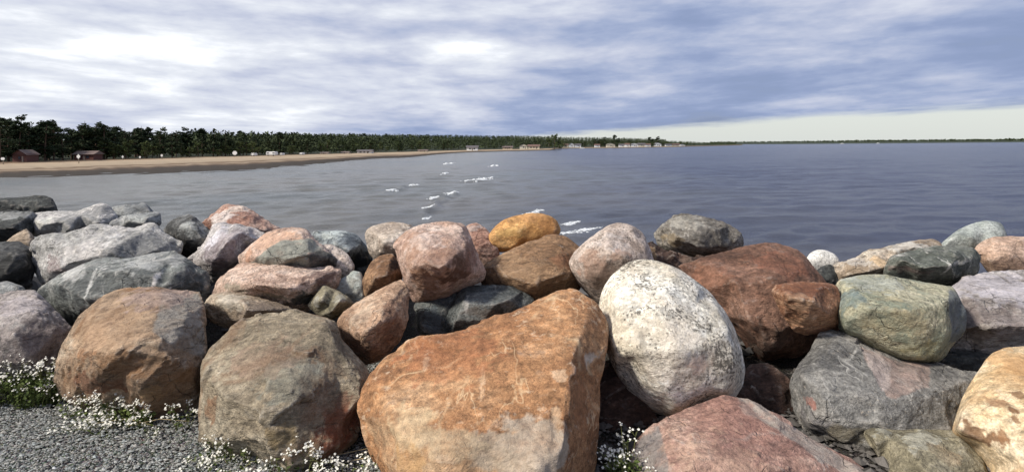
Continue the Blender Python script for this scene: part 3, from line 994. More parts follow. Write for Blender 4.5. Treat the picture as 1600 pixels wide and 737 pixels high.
def boulder(label, pts, Y, mat, inner=(), tf=None, tb=None, tilt=0.45, round_=3, cuts=14, rgh=1.0, patches=(), seed=None, group=None, vox=2.3, cutd=0.045, back_drop=0.12, facet=None):
    """pts: outline as seen from the path; Y: distance of the outline; inner: ridge points (px, py, height towards the viewer, in m)"""
    global COUNT
    COUNT += 1
    seed = COUNT if seed is None else seed
    rs = np.random.RandomState(seed * 13 + 5)
    O = np.array(pts, float)
    cc_ = O.mean(0)
    dv = O - cc_
    O = cc_ + dv * 1.02 + dv / (np.linalg.norm(dv, axis=1)[:, None] + 1e-6) * 2.0
    # densify with slight irregularity
    cx, cy = O.mean(0)
    x0, y0 = O.min(0)
    x1, y1 = O.max(0)
    size = math.sqrt((x1 - x0) * (y1 - y0)) * Y / F
    tf = 0.30 * size if tf is None else tf
    tb = 0.42 * size if tb is None else tb
    def dep(py):
        k_ = tilt if py < cy else tilt * under
        return Y + k_ * (cy - py) / F * Y
    I = [tuple(p) for p in inner]
    if not I:
        k = 7
        for i in range(k):
            a = 2 * math.pi * (i + rs.uniform(-0.3, 0.3)) / k
            s = rs.uniform(0.45, 0.68)
            I.append((cx + math.cos(a) * s * (x1 - x0) / 2 * 0.85, cy + math.sin(a) * s * (y1 - y0) / 2 * 0.85, tf * rs.uniform(0.6, 0.95)))
        I.append((cx + rs.uniform(-8, 8), cy + rs.uniform(-6, 6), tf))
    under = 0.75 if cy > 560 else (0.35 if cy > 480 else -0.15)
    tilt += 0.22 if cy > 480 else 0.10
    FH = (0.72 if cy > 560 else 0.8 if cy > 480 else 1.0) if len(inner) else 0.8
    ring_on = round_ >= 5 or not len(inner) or cy > 560
    I = [(a_, b_, c_ * FH) for a_, b_, c_ in I]
    Ia = np.array(I)
    for p in O:
        q = (cx + (p[0] - cx) * 0.88, cy + (p[1] - cy) * 0.88)
        dd_ = np.hypot(Ia[:, 0] - q[0], Ia[:, 1] - q[1])
        if not ring_on or dd_.min() < 0.09 * math.hypot(x1 - x0, y1 - y0):
            continue
        wt_ = 1 / (dd_ + 4) ** 2
        I.append((q[0], q[1], 0.8 * float((Ia[:, 2] * wt_).sum() / wt_.sum()) * rs.uniform(0.85, 1.1)))
    v2 = [Vector((p[0], p[1])) for p in O] + [Vector((p[0], p[1])) for p in I]
    n = len(O)
    r = delaunay_2d_cdt(v2, [], [list(range(n))], 1, 0.01)
    V = []
    ring0 = [None] * n
    for j, (p, orig) in enumerate(zip(r[0], r[3])):
        d = dep(p[1])
        for o_ in orig:
            if o_ < n:
                ring0[o_] = j
            else:
                d -= I[o_ - n][2]
        V.append(pix(p[0], p[1], d))
    Fc = [list(f) for f in r[2]]
    prev = ring0
    for (s, dd) in ((0.95, 0.35), (0.78, 0.75), (0.45, 1.0)):
        cur = []
        for i, p in enumerate(O):
            q = (cx + (p[0] - cx) * s, cy + (p[1] - cy) * s + back_drop * (y1 - y0) * dd * 0.5)
            cur.append(len(V))
            V.append(pix(q[0], q[1], dep(p[1]) + tb * dd * rs.uniform(0.9, 1.1)))
        for i in range(n):
            j = (i + 1) % n
            if prev[i] is None or prev[j] is None:
                continue
            Fc.append([prev[i], cur[i], cur[j]])
            Fc.append([prev[i], cur[j], prev[j]])
        prev = cur
    c = len(V)
    V.append(pix(cx, cy + back_drop * (y1 - y0) * 0.5, Y + tb * 1.05))
    for i in range(n):
        Fc.append([prev[i], c, prev[(i + 1) % n]])
    bm = bmesh.new()
    bv = [bm.verts.new(p) for p in V]
    for f in Fc:
        try:
            bm.faces.new([bv[i] for i in f])
        except ValueError:
            pass
    bmesh.ops.recalc_face_normals(bm, faces=bm.faces[:])
    me = bpy.data.meshes.new('tmp')
    bm.to_mesh(me)
    bm.free()
    ob = bpy.data.objects.new('tmp', me)
    COL.objects.link(ob)
    md = ob.modifiers.new('r', 'REMESH')
    md.mode = 'VOXEL'
    md.voxel_size = max(vox * Y / F, size / 130)
    dg = DG()
    em = bpy.data.meshes.new_from_object(ob.evaluated_get(dg))
    bpy.data.objects.remove(ob)
    bpy.data.meshes.remove(me)
    nv = len(em.vertices)
    P = np.empty(nv * 3, np.float32)
    em.vertices.foreach_get('co', P)
    P = P.reshape(-1, 3).astype(float)
    E = np.empty(len(em.edges) * 2, np.int32)
    em.edges.foreach_get('vertices', E)
    E = E.reshape(-1, 2)
    deg = np.bincount(E.ravel(), minlength=nv).astype(float)[:, None]
    deg[deg == 0] = 1
    def smooth(P, it, lam=0.6):
        for _ in range(it):
            S = np.empty_like(P)
            for k in range(3):
                S[:, k] = np.bincount(E[:, 0], P[E[:, 1], k], nv) + np.bincount(E[:, 1], P[E[:, 0], k], nv)
            P = P + lam * (S / deg - P)
        return P
    P = smooth(P, 1 if round_ < 4 else round_)
    fa = (0.9 if (round_ < 5 and not len(inner)) else 0.0) if facet is None else facet
    fcl = 0.05
    small = round_ < 5 and fa == 0
    if fa > 0 or small:
        # conchoidal facets: each neighbourhood is planed off along its own tangent planes
        def normals(Pq):
            em.vertices.foreach_set('co', Pq.astype(np.float32).ravel())
            em.update()
            Nq = np.empty(nv * 3, np.float32)
            em.vertex_normals.foreach_get('vector', Nq)
            return Nq.reshape(-1, 3).astype(float)
        Ns = normals(smooth(P, 3 if small else 12))
        if small:
            fcl = 0.014
        M = 110 if small else int(46 * fa)
        si = rs.choice(nv, M, replace=False)
        S, nS = P[si], Ns[si] + rs.normal(0, 0.26 if small else 0.16, (M, 3))
        nS /= np.linalg.norm(nS, axis=1)[:, None]
        P3, S3 = P.astype(np.float32), S.astype(np.float32)
        D2 = (P3 ** 2).sum(1)[:, None] + (S3 ** 2).sum(1)[None] - 2 * P3 @ S3.T
        K = np.argpartition(D2, 4, axis=1)[:, :4]
        best = np.full(nv, 1e9)
        for q in range(4):
            kk = K[:, q]
            pdist = ((S[kk] - P) * nS[kk]).sum(1) / np.maximum((Ns * nS[kk]).sum(1), 0.35)
            best = np.minimum(best, pdist)
        best = np.clip(best, -fcl * size, 0.015 * size) + 0.25 * fcl * size
        wgt = 0.85 * smoothstep(-0.25, 0.25, fbm(P / size * 2.2 + seed, 2)) if small else 0.8
        P = P + Ns * (best * wgt)[:, None]
    # fracture faces: slice shallow caps off along random planes
    for k in range(min(cuts, 5) if (len(inner) and round_ < 5) else cuts):
        nn = rs.normal(size=3)
        nn /= np.linalg.norm(nn)
        h = P @ nn
        lim = h.max() - size * rs.uniform(0.3, 1.0) * cutd
        over = np.maximum(h - lim, 0)
        P = P - nn * (over * 0.85)[:, None]
    P = smooth(P, 1 if round_ < 4 else 3, 0.4)
    em.vertices.foreach_set('co', P.astype(np.float32).ravel())
    em.update()
    N = np.empty(nv * 3, np.float32)
    em.vertex_normals.foreach_get('vector', N)
    N = N.reshape(-1, 3).astype(float)
    frn = N @ np.array((0.0, -0.95, 0.3))
    fi = np.nonzero(frn > -0.45)[0]
    off = np.array((seed * 5.13, seed * 2.7, seed * 9.1))
    Q = P[fi] / size
    ax = rs.normal(size=3)
    ax /= np.linalg.norm(ax)
    Qs = Q + ax * (Q @ ax)[:, None] * 1.2
    d = fbm(Qs * 2.4 + off, 3) * 0.004 + fbm(Qs * 7 + off, 5, 0.62) * 0.0055 * min(rgh, 1.6)
    rd = ridged(Qs * 3.1 + off * 1.3, 4)
    d -= np.maximum(rd - 1.3, 0) * 0.016 * rgh
    stp = fbm(Qs * 4.0 + off * 0.7, 3)
    stp = np.floor(stp * 5 + 0.5 * 0) / 5 + smoothstep(0.75, 1.0, (stp * 5) % 1) / 5
    d += (stp * 0.008) * rgh
    dfull = np.zeros(nv)
    dfull[fi] = d * smoothstep(-0.45, -0.2, frn[fi])
    P = P + N * (dfull * size)[:, None]
    # colour patches: the stone's own tones, on some also painted light and shade
    tint = np.zeros((nv, 4), np.float32)
    tint[:, :3] = 0.3
    if patches:
        fx, fy = topix(P)
        Nf = N @ np.array((0.0, -0.95, 0.3))
        for pt in patches:
            if len(pt) == 3:
                poly, colr, st = pt
                px = poly[0][0]
                qx = fx + fbm(P * 6.0 + px, 4, 0.6) * 5
                qy = fy + fbm(P * 6.0 + px + 31.7, 4, 0.6) * 5
                ins = np.zeros(nv, bool)
                dmin = np.full(nv, 1e9)
                for (ax_, ay_), (bx_, by_) in zip(poly, poly[1:] + poly[:1]):
                    cr_ = ((ay_ > qy) != (by_ > qy)) & (qx < (bx_ - ax_) * (qy - ay_) / (by_ - ay_ + 1e-9) + ax_)
                    ins ^= cr_
                    tt = np.clip(((qx - ax_) * (bx_ - ax_) + (qy - ay_) * (by_ - ay_)) / ((bx_ - ax_) ** 2 + (by_ - ay_) ** 2 + 1e-9), 0, 1)
                    dmin = np.minimum(dmin, np.hypot(qx - ax_ - tt * (bx_ - ax_), qy - ay_ - tt * (by_ - ay_)))
                sd = np.where(ins, dmin, -dmin)
                wt = (smoothstep(-2.5, 2.5, sd) * smoothstep(-0.35, 0.0, Nf))[:, None] * st
                cl = np.array(desat(lin(colr))) * 0.92
                a0 = tint[:, 3:4]
                tint[:, :3] = np.where(a0 + wt > 1e-4, (tint[:, :3] * a0 * (1 - wt) + cl * wt) / np.maximum(a0 * (1 - wt) + wt, 1e-4), tint[:, :3])
                tint[:, 3:4] = np.maximum(a0 * (1 - wt), 0) + wt
                continue
            (px, py, rx, ry, colr, st) = pt
            dd = (fx - px) ** 2 + (fy - py) ** 2
            near = np.argsort(dd)[:60]
            k = near[np.argmin(P[near, 1])]
            Cc = P[k]
            m_ = Cc[1] / F
            q = np.sqrt(((P[:, 0] - Cc[0]) / (rx * m_)) ** 2 + ((P[:, 2] - Cc[2]) / (ry * m_)) ** 2 + ((P[:, 1] - Cc[1]) / (1.2 * max(rx, ry) * m_)) ** 2)
            q = q + fbm(P * (4.0 + 0.9 / (min(rx, ry) * m_ + 0.02)) + px, 4, 0.6) * 0.6
            wt = smoothstep(1.15, 0.8, q)[:, None] * st
            cl = np.array(desat(lin(colr))) * 0.92
            a0 = tint[:, 3:4]
            tint[:, :3] = np.where(a0 + wt > 1e-4, (tint[:, :3] * a0 * (1 - wt) + cl * wt) / np.maximum(a0 * (1 - wt) + wt, 1e-4), tint[:, :3])
            tint[:, 3:4] = np.maximum(a0 * (1 - wt), 0) + wt
    org = np.array((P[:, 0].mean(), P[:, 1].mean(), P[:, 2].min()))
    em.vertices.foreach_set('co', (P - org).astype(np.float32).ravel())
    at = em.color_attributes.new('tint', 'FLOAT_COLOR', 'POINT')
    at.data.foreach_set('color', tint.ravel())
    em.polygons.foreach_set('use_smooth', np.ones(len(em.polygons), bool))
    em.materials.clear()
    em.materials.append(mat)
    em.update()
    em.name = 'boulder'
    return link('boulder', em, None, org, label, 'boulder', group)


R = rock_mat
# stone colours (as they look in daylight)
M_orange = R((140, 93, 52), (168, 118, 70), (190, 146, 100), 1.6, 0.4, (0.2, 0.5, 0.3), light=0.9, spk=26, vein=0.5, veinc=(230, 200, 160), seed=1, bump=0.75)
M_brown = R((126, 102, 78), (164, 136, 106), (190, 168, 140), 2.2, 0.6, (0.3, 0.4, 0), stain=(150, 108, 70), stain_amt=0.5, seed=2)
M_brgreen = R((112, 100, 80), (146, 130, 104), (170, 156, 130), 2.0, 0.8, (0.2, 0.5, 0.2), stain=(142, 106, 78), stain_amt=0.45, light=0.2, seed=3)
M_egg = R((198, 186, 162), (222, 213, 194), (236, 232, 220), 2.0, 0.3, (0.2, 1.2, 0), dark=0.8, spk=58, seed=4, bump=0.7, stain=(214, 196, 170), stain_amt=0.35)
M_redslab = R((94, 65, 48), (120, 83, 62), (144, 106, 84), 1.8, 0.5, (0, 0.8, 0), light=0.25, spk=40, seed=5)
M_redpink = R((148, 108, 94), (174, 134, 116), (204, 172, 150), 2.6, 0.3, (0.2, 0.5, 0.1), light=0.6, spk=46, vein=0.3, seed=6)
M_darkpink = R((96, 94, 91), (130, 127, 121), (160, 154, 145), 2.4, 0.3, (0, 0.6, 0), vein=0.45, light=0.3, seed=7)
M_yellow = R((186, 150, 98), (210, 180, 132), (224, 202, 164), 1.8, 0.2, (0, 0, 0), seed=8, bump=0.6, stain=(166, 116, 64), stain_amt=0.4)
M_olive = R((112, 104, 80), (142, 132, 104), (162, 152, 126), 2.4, 0.4, (0, 0.2, 0), light=0.15, seed=9)
M_lichen = R((142, 142, 116), (170, 164, 132), (196, 186, 152), 3.0, 0.3, (0, 0.3, 0), seed=10, stain=(128, 138, 122), stain_amt=0.6, dark=0.1)
M_palepurple = R((138, 128, 121), (172, 163, 157), (200, 192, 186), 2.4, 1.0, (0, 0.25, 0), seed=11, dark=0.3, spk=30)
M_greendark = R((74, 78, 70), (98, 102, 92), (124, 124, 112), 2.4, 0.5, (0, 0.5, 0), vein=0.9, seed=12)
M_tan = R((140, 120, 96), (176, 154, 128), (204, 190, 168), 2.6, 0.5, (0, 0.3, 0), seed=13, dark=0.15)
M_greyround = R((124, 130, 122), (150, 156, 148), (174, 178, 170), 3.0, 0.2, (0, 0, 0), seed=14, bump=0.6)
M_pinktan = R((176, 140, 112), (202, 166, 138), (218, 190, 166), 2.4, 0.6, (0, 0.2, 0), seed=15)
M_white = R((196, 192, 182), (214, 210, 200), (228, 226, 218), 4.0, 0, (0, 0, 0), seed=16, bump=0.5)
M_greyrock = R((96, 88, 76), (126, 118, 106), (154, 146, 134), 3.4, 0.6, (0.2, 0.6, 0), seed=17, vein=0.4, dark=0.2)
M_speckpink = R((150, 130, 114), (182, 162, 146), (206, 190, 176), 3.0, 0.2, (0, 0, 0), seed=18, dark=0.45, spk=80, bump=0.7)
M_slab = R((116, 84, 54), (142, 106, 70), (164, 128, 90), 2.2, 1.0, (0, 0.45, 0), seed=19, light=0.25)
M_gold = R((172, 118, 50), (196, 142, 68), (210, 162, 92), 2.4, 0.4, (0, 0.3, 0), seed=20, stain=(140, 94, 44), stain_amt=0.5, bump=0.7)
M_pinkfacet = R((160, 124, 104), (192, 158, 138), (212, 188, 170), 2.4, 0.3, (0.3, 0.3, 0), seed=21, stain=(158, 118, 88), stain_amt=0.4)
M_palefacet = R((170, 152, 134), (202, 186, 168), (222, 210, 196), 2.6, 0.3, (0, 0, 0), seed=22, stain=(176, 150, 122), stain_amt=0.4)
M_tanbr = R((142, 108, 80), (178, 140, 108), (202, 170, 138), 2.4, 0.6, (0.4, 0.7, 0), seed=23)
M_rust = R((104, 72, 46), (138, 100, 66), (168, 128, 88), 3.0, 0.6, (0, 1.0, 0), seed=24)
M_slate = R((70, 74, 74), (92, 96, 94), (118, 120, 116), 3.0, 0.4, (0.3, 0.5, 0), seed=25, light=0.25, spk=60, vein=0.3)
M_slatevein = R((86, 90, 88), (116, 120, 116), (150, 150, 144), 2.0, 0.5, (0, 0.3, 0), seed=26, vein=1.0)
M_palegrey = R((150, 148, 142), (178, 174, 168), (202, 196, 190), 2.2, 0.4, (0, 0.3, 0), seed=27, dark=0.12)
M_grey = R((110, 112, 110), (140, 142, 140), (168, 166, 162), 2.6, 0.4, (0, 0.4, 0), seed=28, vein=0.4)
M_purple = R((122, 110, 105), (150, 138, 131), (180, 168, 160), 2.4, 0.4, (0.3, 0.5, 0), seed=29, vein=0.3)
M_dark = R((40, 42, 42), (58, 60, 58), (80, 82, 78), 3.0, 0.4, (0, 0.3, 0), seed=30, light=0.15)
M_darklayer = R((58, 58, 58), (86, 86, 84), (124, 122, 118), 3.0, 1.4, (0, 0.1, 0), seed=31)
M_darkwhite = R((60, 60, 58), (92, 92, 90), (150, 150, 146), 3.4, 0.4, (0.4, 0.4, 0), seed=32, light=0.4)
M_peach = R((176, 140, 118), (208, 174, 150), (224, 198, 178), 2.8, 0.3, (0, 0.5, 0), seed=33, bump=1.2)
M_purplepale = R((154, 144, 139), (186, 177, 172), (208, 202, 197), 2.8, 0.3, (0.5, 0.3, 0), seed=34, dark=0.2)
M_redback = R((150, 104, 84), (176, 132, 110), (196, 160, 138), 3.0, 0.3, (0, 0.5, 0), seed=35)
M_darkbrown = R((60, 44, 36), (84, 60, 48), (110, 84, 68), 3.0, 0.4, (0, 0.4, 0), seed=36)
M_bluegrey = R((78, 86, 92), (112, 120, 124), (160, 168, 168), 3.2, 0.4, (0.2, 0.4, 0), seed=37, light=0.2)
M_brownblock = R((128, 82, 52), (164, 114, 76), (194, 150, 110), 2.8, 0.9, (0, 0.5, 0), seed=38, light=0.2)


def build_boulders():
    B = boulder
    # ---- farthest left
    B('black flat-topped boulder lowest against the water at the end of the pile', [(-60, 318), (-25, 313), (18, 311), (45, 307), (72, 308), (84, 312), (88, 320), (88, 336), (40, 345), (-60, 345)], 6.6, M_dark, cuts=18)
    B('charcoal block with its sunlit upper edge painted pale, below the black flat-topped boulder', [(-60, 333), (10, 331), (50, 331), (56, 340), (50, 365), (28, 382), (-10, 390), (-60, 388)], 6.0, M_dark, [(-20, 338, .05), (40, 336, .08), (20, 355, .25), (-30, 360, .25)], patches=[(10, 333, 60, 5, (150, 150, 146), .8)])  # pale strip puts the sunlight on the top into the colour
    B('grey boulder with a pale left facet and pointed crest against the water', [(45, 344), (50, 335), (60, 331), (90, 330), (119, 331), (140, 323), (158, 317), (170, 323), (182, 338), (178, 362), (130, 372), (80, 372), (52, 368)], 6.1, M_palegrey,
      [(62, 352, .18), (100, 345, .2), (125, 335, .1), (158, 325, .1), (110, 360, .25), (150, 350, .2)], patches=[(120, 345, 40, 14, (128, 128, 126), .8), (155, 326, 20, 8, (118, 118, 118), .8), (62, 345, 14, 14, (206, 204, 192), .8)])
    B('dull grey ridge-shaped boulder beside the pointed crest', [(134, 348), (143, 334), (170, 327), (191, 322), (221, 318), (236, 328), (240, 345), (220, 362), (160, 362), (138, 358)], 6.4, M_grey, patches=[(160, 345, 24, 12, (170, 160, 162), .7), (215, 322, 24, 6, (106, 110, 112), .7)])
    B('thin flat grey slab wedged on top of the big pale grey boulder', [(170, 350), (180, 343), (195, 337), (239, 331), (249, 333), (251, 350), (245, 356), (209, 359), (188, 356)], 5.75, M_grey, [(200, 345, .12), (232, 340, .15), (225, 349, .16)], tilt=0.9, cuts=8, patches=[(210, 341, 34, 6, (170, 172, 166), .8)])
    B('small tan wedge stone beside the charcoal block', [(10, 380), (28, 366), (41, 357), (52, 372), (56, 395), (36, 404), (12, 398)], 5.4, M_tan)
    B('wide pale grey boulder with a sharp ridge, widest of the grey ones', [(51, 388), (56, 376), (64, 368), (87, 363), (105, 364), (125, 360), (142, 354), (158, 349), (175, 353), (190, 355), (209, 355), (225, 350), (238, 349), (251, 360), (269, 372), (280, 380), (280, 394), (268, 412), (200, 440), (120, 455), (74, 444), (60, 428), (53, 408)], 5.0, M_palegrey,
      [(90, 385, .22), (130, 372, .22), (185, 362, .14), (181, 382, .32), (165, 400, .42), (110, 410, .4), (225, 362, .12), (245, 390, .2), (210, 405, .3), (80, 425, .3)], round_=2, rgh=1.3,
      patches=[(228, 382, 44, 26, (126, 126, 124), .85), (130, 388, 40, 16, (206, 198, 190), .7), (80, 412, 24, 20, (150, 128, 124), .6), (175, 370, 10, 20, (214, 210, 204), .7)])  # pale left-face and ridge patches put sunlight into the colour
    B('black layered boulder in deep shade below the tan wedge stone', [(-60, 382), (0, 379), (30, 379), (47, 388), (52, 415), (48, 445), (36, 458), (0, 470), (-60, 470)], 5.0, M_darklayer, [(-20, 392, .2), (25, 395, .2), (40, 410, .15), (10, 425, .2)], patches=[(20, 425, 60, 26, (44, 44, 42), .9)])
    B('dim grey stone partly buried under the black layered boulder', [(-50, 446), (-15, 441), (10, 442), (33, 449), (46, 460), (50, 480), (-50, 490)], 4.6, M_grey)
    B('long dark slate boulder with white quartz veins across its front', [(58, 458), (64, 450), (80, 440), (101, 427), (134, 412), (150, 406), (170, 404), (190, 405), (209, 403), (239, 397), (269, 394), (284, 401), (303, 414), (320, 428), (326, 446), (324, 470), (312, 500), (200, 520), (119, 510), (101, 494), (82, 478), (64, 468)], 4.3, M_slatevein,
      [(92, 445, .2), (134, 421, .22), (170, 413, .12), (179, 424, .26), (233, 420, .28), (265, 408, .15), (282, 416, .22), (250, 455, .26), (180, 460, .28), (130, 470, .3), (310, 440, .1)], tilt=0.55, round_=2, rgh=1.2,
      patches=[(110, 426, 46, 9, (190, 188, 182), .85), (230, 404, 60, 8, (168, 168, 164), .8), (190, 450, 90, 28, (84, 88, 86), .75), (300, 440, 22, 24, (74, 78, 78), .8), (140, 440, 2.5, 36, (200, 198, 190), .9), (241, 436, 3.5, 22, (204, 198, 192), .9)])  # pale top and dark front are painted light and shade; thin streaks are veins
    B('large purple grey boulder half out of the flowers at the end of the path', [(-90, 475), (-40, 464), (0, 462), (18, 457), (54, 456), (66, 467), (90, 488), (112, 512), (112, 560), (95, 600), (40, 622), (-20, 625), (-90, 620)], 3.9, M_purple,
      [(-20, 490, .25), (25, 475, .2), (60, 490, .25), (85, 520, .2), (20, 520, .42), (-30, 560, .42), (50, 570, .36)], rgh=1.2, patches=[(30, 475, 40, 14, (186, 174, 172), .7), (70, 530, 40, 50, (104, 88, 82), .6)])
    # ---- second group from the left
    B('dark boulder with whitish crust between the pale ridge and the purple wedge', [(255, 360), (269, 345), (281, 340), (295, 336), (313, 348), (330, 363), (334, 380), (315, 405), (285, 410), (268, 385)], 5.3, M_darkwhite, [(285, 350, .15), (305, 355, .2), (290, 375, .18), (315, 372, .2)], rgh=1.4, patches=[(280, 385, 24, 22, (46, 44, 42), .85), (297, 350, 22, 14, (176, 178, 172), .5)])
    B('rough pinkish boulder with a white crest rising highest of the far stones', [(313, 350), (322, 342), (333, 337), (345, 327), (354, 320), (370, 322), (384, 325), (399, 334), (419, 346), (435, 357), (440, 372), (410, 392), (360, 392), (325, 380)], 5.5, M_redback, [(345, 335, .15), (365, 332, .18), (390, 340, .22), (350, 352, .25), (385, 356, .28), (415, 358, .2)], rgh=1.6,
      patches=[(342, 338, 26, 12, (214, 200, 190), .85), (372, 324, 22, 5, (220, 200, 182), .8)])
    B('purple wedge boulder with a pale sloping top', [(292, 403), (305, 394), (318, 382), (327, 366), (333, 353), (345, 349), (365, 351), (390, 355), (413, 364), (408, 378), (385, 395), (380, 412), (358, 434), (332, 438), (306, 416)], 4.9, M_purplepale, [(325, 385, .15), (345, 362, .15), (375, 362, .2), (355, 380, .32), (330, 405, .3), (360, 405, .25)], round_=2, rgh=1.3,
      patches=[(330, 378, 20, 30, (206, 200, 204), .8), (350, 408, 44, 30, (124, 108, 110), .8), (372, 370, 30, 16, (160, 144, 146), .6)])
    B('two-coloured boulder, peach crust on top and smooth grey green side', [(375, 396), (384, 386), (396, 376), (419, 364), (438, 359), (455, 356), (467, 357), (479, 361), (491, 374), (509, 390), (525, 403), (529, 420), (500, 440), (434, 440), (390, 428), (376, 408)], 4.5, M_peach,
      [(395, 388, .18), (430, 368, .12), (465, 364, .12), (400, 402, .25), (440, 378, .22), (480, 378, .2), (470, 400, .32), (486, 396, .25), (486, 415, .25), (515, 402, .12), (430, 410, .34)], tilt=0.7, rgh=1.0,
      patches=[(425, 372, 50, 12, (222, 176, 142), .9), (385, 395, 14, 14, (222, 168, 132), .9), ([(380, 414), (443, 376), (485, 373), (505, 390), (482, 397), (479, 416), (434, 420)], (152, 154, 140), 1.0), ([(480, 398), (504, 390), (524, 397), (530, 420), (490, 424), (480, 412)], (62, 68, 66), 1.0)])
    B('rough blush and tan boulder under the two-coloured one', [(333, 458), (340, 444), (348, 432), (362, 420), (378, 411), (410, 409), (449, 412), (485, 416), (530, 420), (533, 440), (515, 460), (490, 476), (474, 490), (452, 490), (413, 488), (345, 484)], 4.25, M_peach,
      [(360, 435, .15), (400, 420, .15), (450, 420, .2), (485, 430, .26), (400, 445, .32), (450, 450, .36), (480, 455, .25), (500, 432, .25), (360, 455, .2), (455, 472, .25)], tilt=0.5, round_=2, rgh=1.5,
      patches=[(510, 435, 28, 14, (116, 88, 78), .85), (475, 470, 18, 22, (66, 74, 72), .9), (360, 452, 28, 8, (140, 134, 110), .7), (420, 466, 34, 6, (128, 122, 100), .7)])
    B('low pale stone tucked in front of the blush boulder over a dark hollow', [(319, 480), (325, 468), (333, 460), (345, 457), (360, 456), (404, 465), (430, 471), (455, 481), (454, 494), (420, 508), (372, 516), (330, 502)], 3.95, M_tan, [(345, 470, .14), (380, 472, .18), (385, 485, .26), (375, 500, .16), (425, 484, .15)], patches=[(415, 490, 40, 12, (128, 112, 98), .7), (350, 470, 30, 12, (204, 190, 166), .7)])
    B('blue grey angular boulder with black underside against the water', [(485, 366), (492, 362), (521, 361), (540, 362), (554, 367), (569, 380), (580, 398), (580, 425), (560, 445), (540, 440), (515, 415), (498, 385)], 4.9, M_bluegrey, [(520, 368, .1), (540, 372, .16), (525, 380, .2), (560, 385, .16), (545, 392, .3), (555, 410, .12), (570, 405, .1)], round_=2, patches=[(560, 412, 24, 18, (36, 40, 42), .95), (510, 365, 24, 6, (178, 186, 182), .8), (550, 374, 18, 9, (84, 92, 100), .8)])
    B('pink and grey mottled stone squeezed behind the dark end of the two-coloured boulder', [(504, 384), (520, 385), (539, 395), (547, 405), (552, 418), (545, 438), (525, 448), (505, 440)], 4.55, M_speckpink, cuts=10)
    B('small grey pyramid stone with a hollow in its face', [(482, 476), (492, 462), (506, 446), (525, 454), (545, 465), (552, 474), (548, 486), (518, 498), (498, 492)], 4.0, M_olive, [(508, 455, .1), (500, 468, .16), (532, 468, .18), (515, 476, .12), (518, 486, .2)], round_=2, patches=[(515, 474, 14, 8, (96, 88, 66), .8), (490, 474, 9, 12, (176, 172, 158), .7), (530, 462, 18, 6, (170, 166, 150), .7)])  # dark patch puts the hollow's shade into the colour
    B('smooth grey green slab standing behind the pyramid stone', [(524, 446), (540, 432), (554, 423), (562, 428), (568, 440), (568, 468), (556, 486), (535, 488), (524, 470)], 4.3, M_greyround, patches=[(545, 450, 20, 24, (146, 142, 128), .7)])
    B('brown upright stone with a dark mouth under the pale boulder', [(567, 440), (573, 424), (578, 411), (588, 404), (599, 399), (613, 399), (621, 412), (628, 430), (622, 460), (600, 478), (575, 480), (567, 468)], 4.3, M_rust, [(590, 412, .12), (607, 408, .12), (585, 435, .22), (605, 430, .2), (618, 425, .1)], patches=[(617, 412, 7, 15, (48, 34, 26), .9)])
    B('pale cream boulder at the water side behind the pink faceted one', [(571, 369), (574, 360), (582, 354), (598, 350), (613, 348), (634, 350), (649, 356), (650, 385), (635, 410), (610, 415), (590, 410), (578, 395)], 4.75, M_palefacet, [(588, 364, .15), (612, 356, .15), (600, 380, .28), (630, 365, .2), (620, 390, .25)], round_=3)
    B('pink faceted boulder with a shaded corner painted dark, largest of the pink ones', [(618, 384), (626, 372), (636, 364), (648, 357), (660, 352), (690, 350), (719, 349), (728, 356), (735, 376), (743, 398), (752, 412), (758, 424), (754, 436), (728, 448), (695, 465), (675, 472), (654, 477), (645, 469), (637, 452), (632, 436), (624, 411)], 4.15, M_pinkfacet,
      [(650, 372, .22), (690, 362, .14), (720, 360, .12), (672, 394, .34), (705, 385, .3), (729, 392, .24), (664, 412, .4), (694, 419, .44), (688, 456, .2), (660, 460, .14), (738, 425, .14), (640, 400, .25), (640, 425, .25)], tf=.3, tilt=0.35, round_=2, cuts=8, rgh=0.8,
      patches=[(660, 440, 28, 26, (160, 114, 80), .8), (722, 425, 30, 28, (98, 68, 50), .85), (738, 390, 9, 34, (138, 100, 82), .8), (690, 398, 24, 9, (170, 130, 108), .6), (660, 372, 30, 18, (216, 194, 180), .5)])  # dark corner and edge patches paint the shade of the right-hand face
    B('tan rounded block leaning on the big orange boulder', [(527, 510), (531, 498), (539, 488), (560, 473), (578, 462), (599, 450), (615, 442), (628, 436), (636, 452), (637, 477), (633, 508), (624, 530), (608, 547), (592, 560), (573, 568), (558, 560), (545, 550), (533, 532)], 3.65, M_tanbr,
      [(548, 500, .2), (580, 475, .18), (610, 455, .14), (602, 488, .3), (590, 505, .34), (560, 520, .32), (580, 545, .25), (618, 500, .16), (628, 470, .1)], patches=[(612, 512, 16, 38, (142, 98, 70), .6), (560, 490, 26, 14, (206, 180, 150), .6), (560, 545, 26, 14, (150, 112, 88), .6)])
    B('small blue black stone wedged under the pink faceted boulder', [(650, 476), (668, 468), (700, 458), (720, 456), (718, 480), (705, 510), (685, 528), (662, 525), (652, 500)], 4.1, M_slate, patches=[(672, 500, 18, 20, (96, 106, 110), .8)])
    B('dark slate block with fine white cracks above the orange boulder', [(682, 524), (690, 508), (699, 492), (712, 468), (725, 449), (740, 446), (770, 446), (800, 447), (816, 455), (832, 466), (836, 490), (800, 520), (740, 535), (700, 535)], 4.05, M_slate,
      [(728, 456, .1), (795, 455, .12), (725, 472, .25), (765, 478, .3), (795, 468, .25), (712, 500, .22), (760, 500, .24), (810, 480, .12)], round_=2, patches=[(728, 468, 3, 24, (168, 164, 156), .8), (775, 492, 20, 12, (46, 46, 46), .8), (745, 485, 26, 8, (96, 84, 74), .6)])
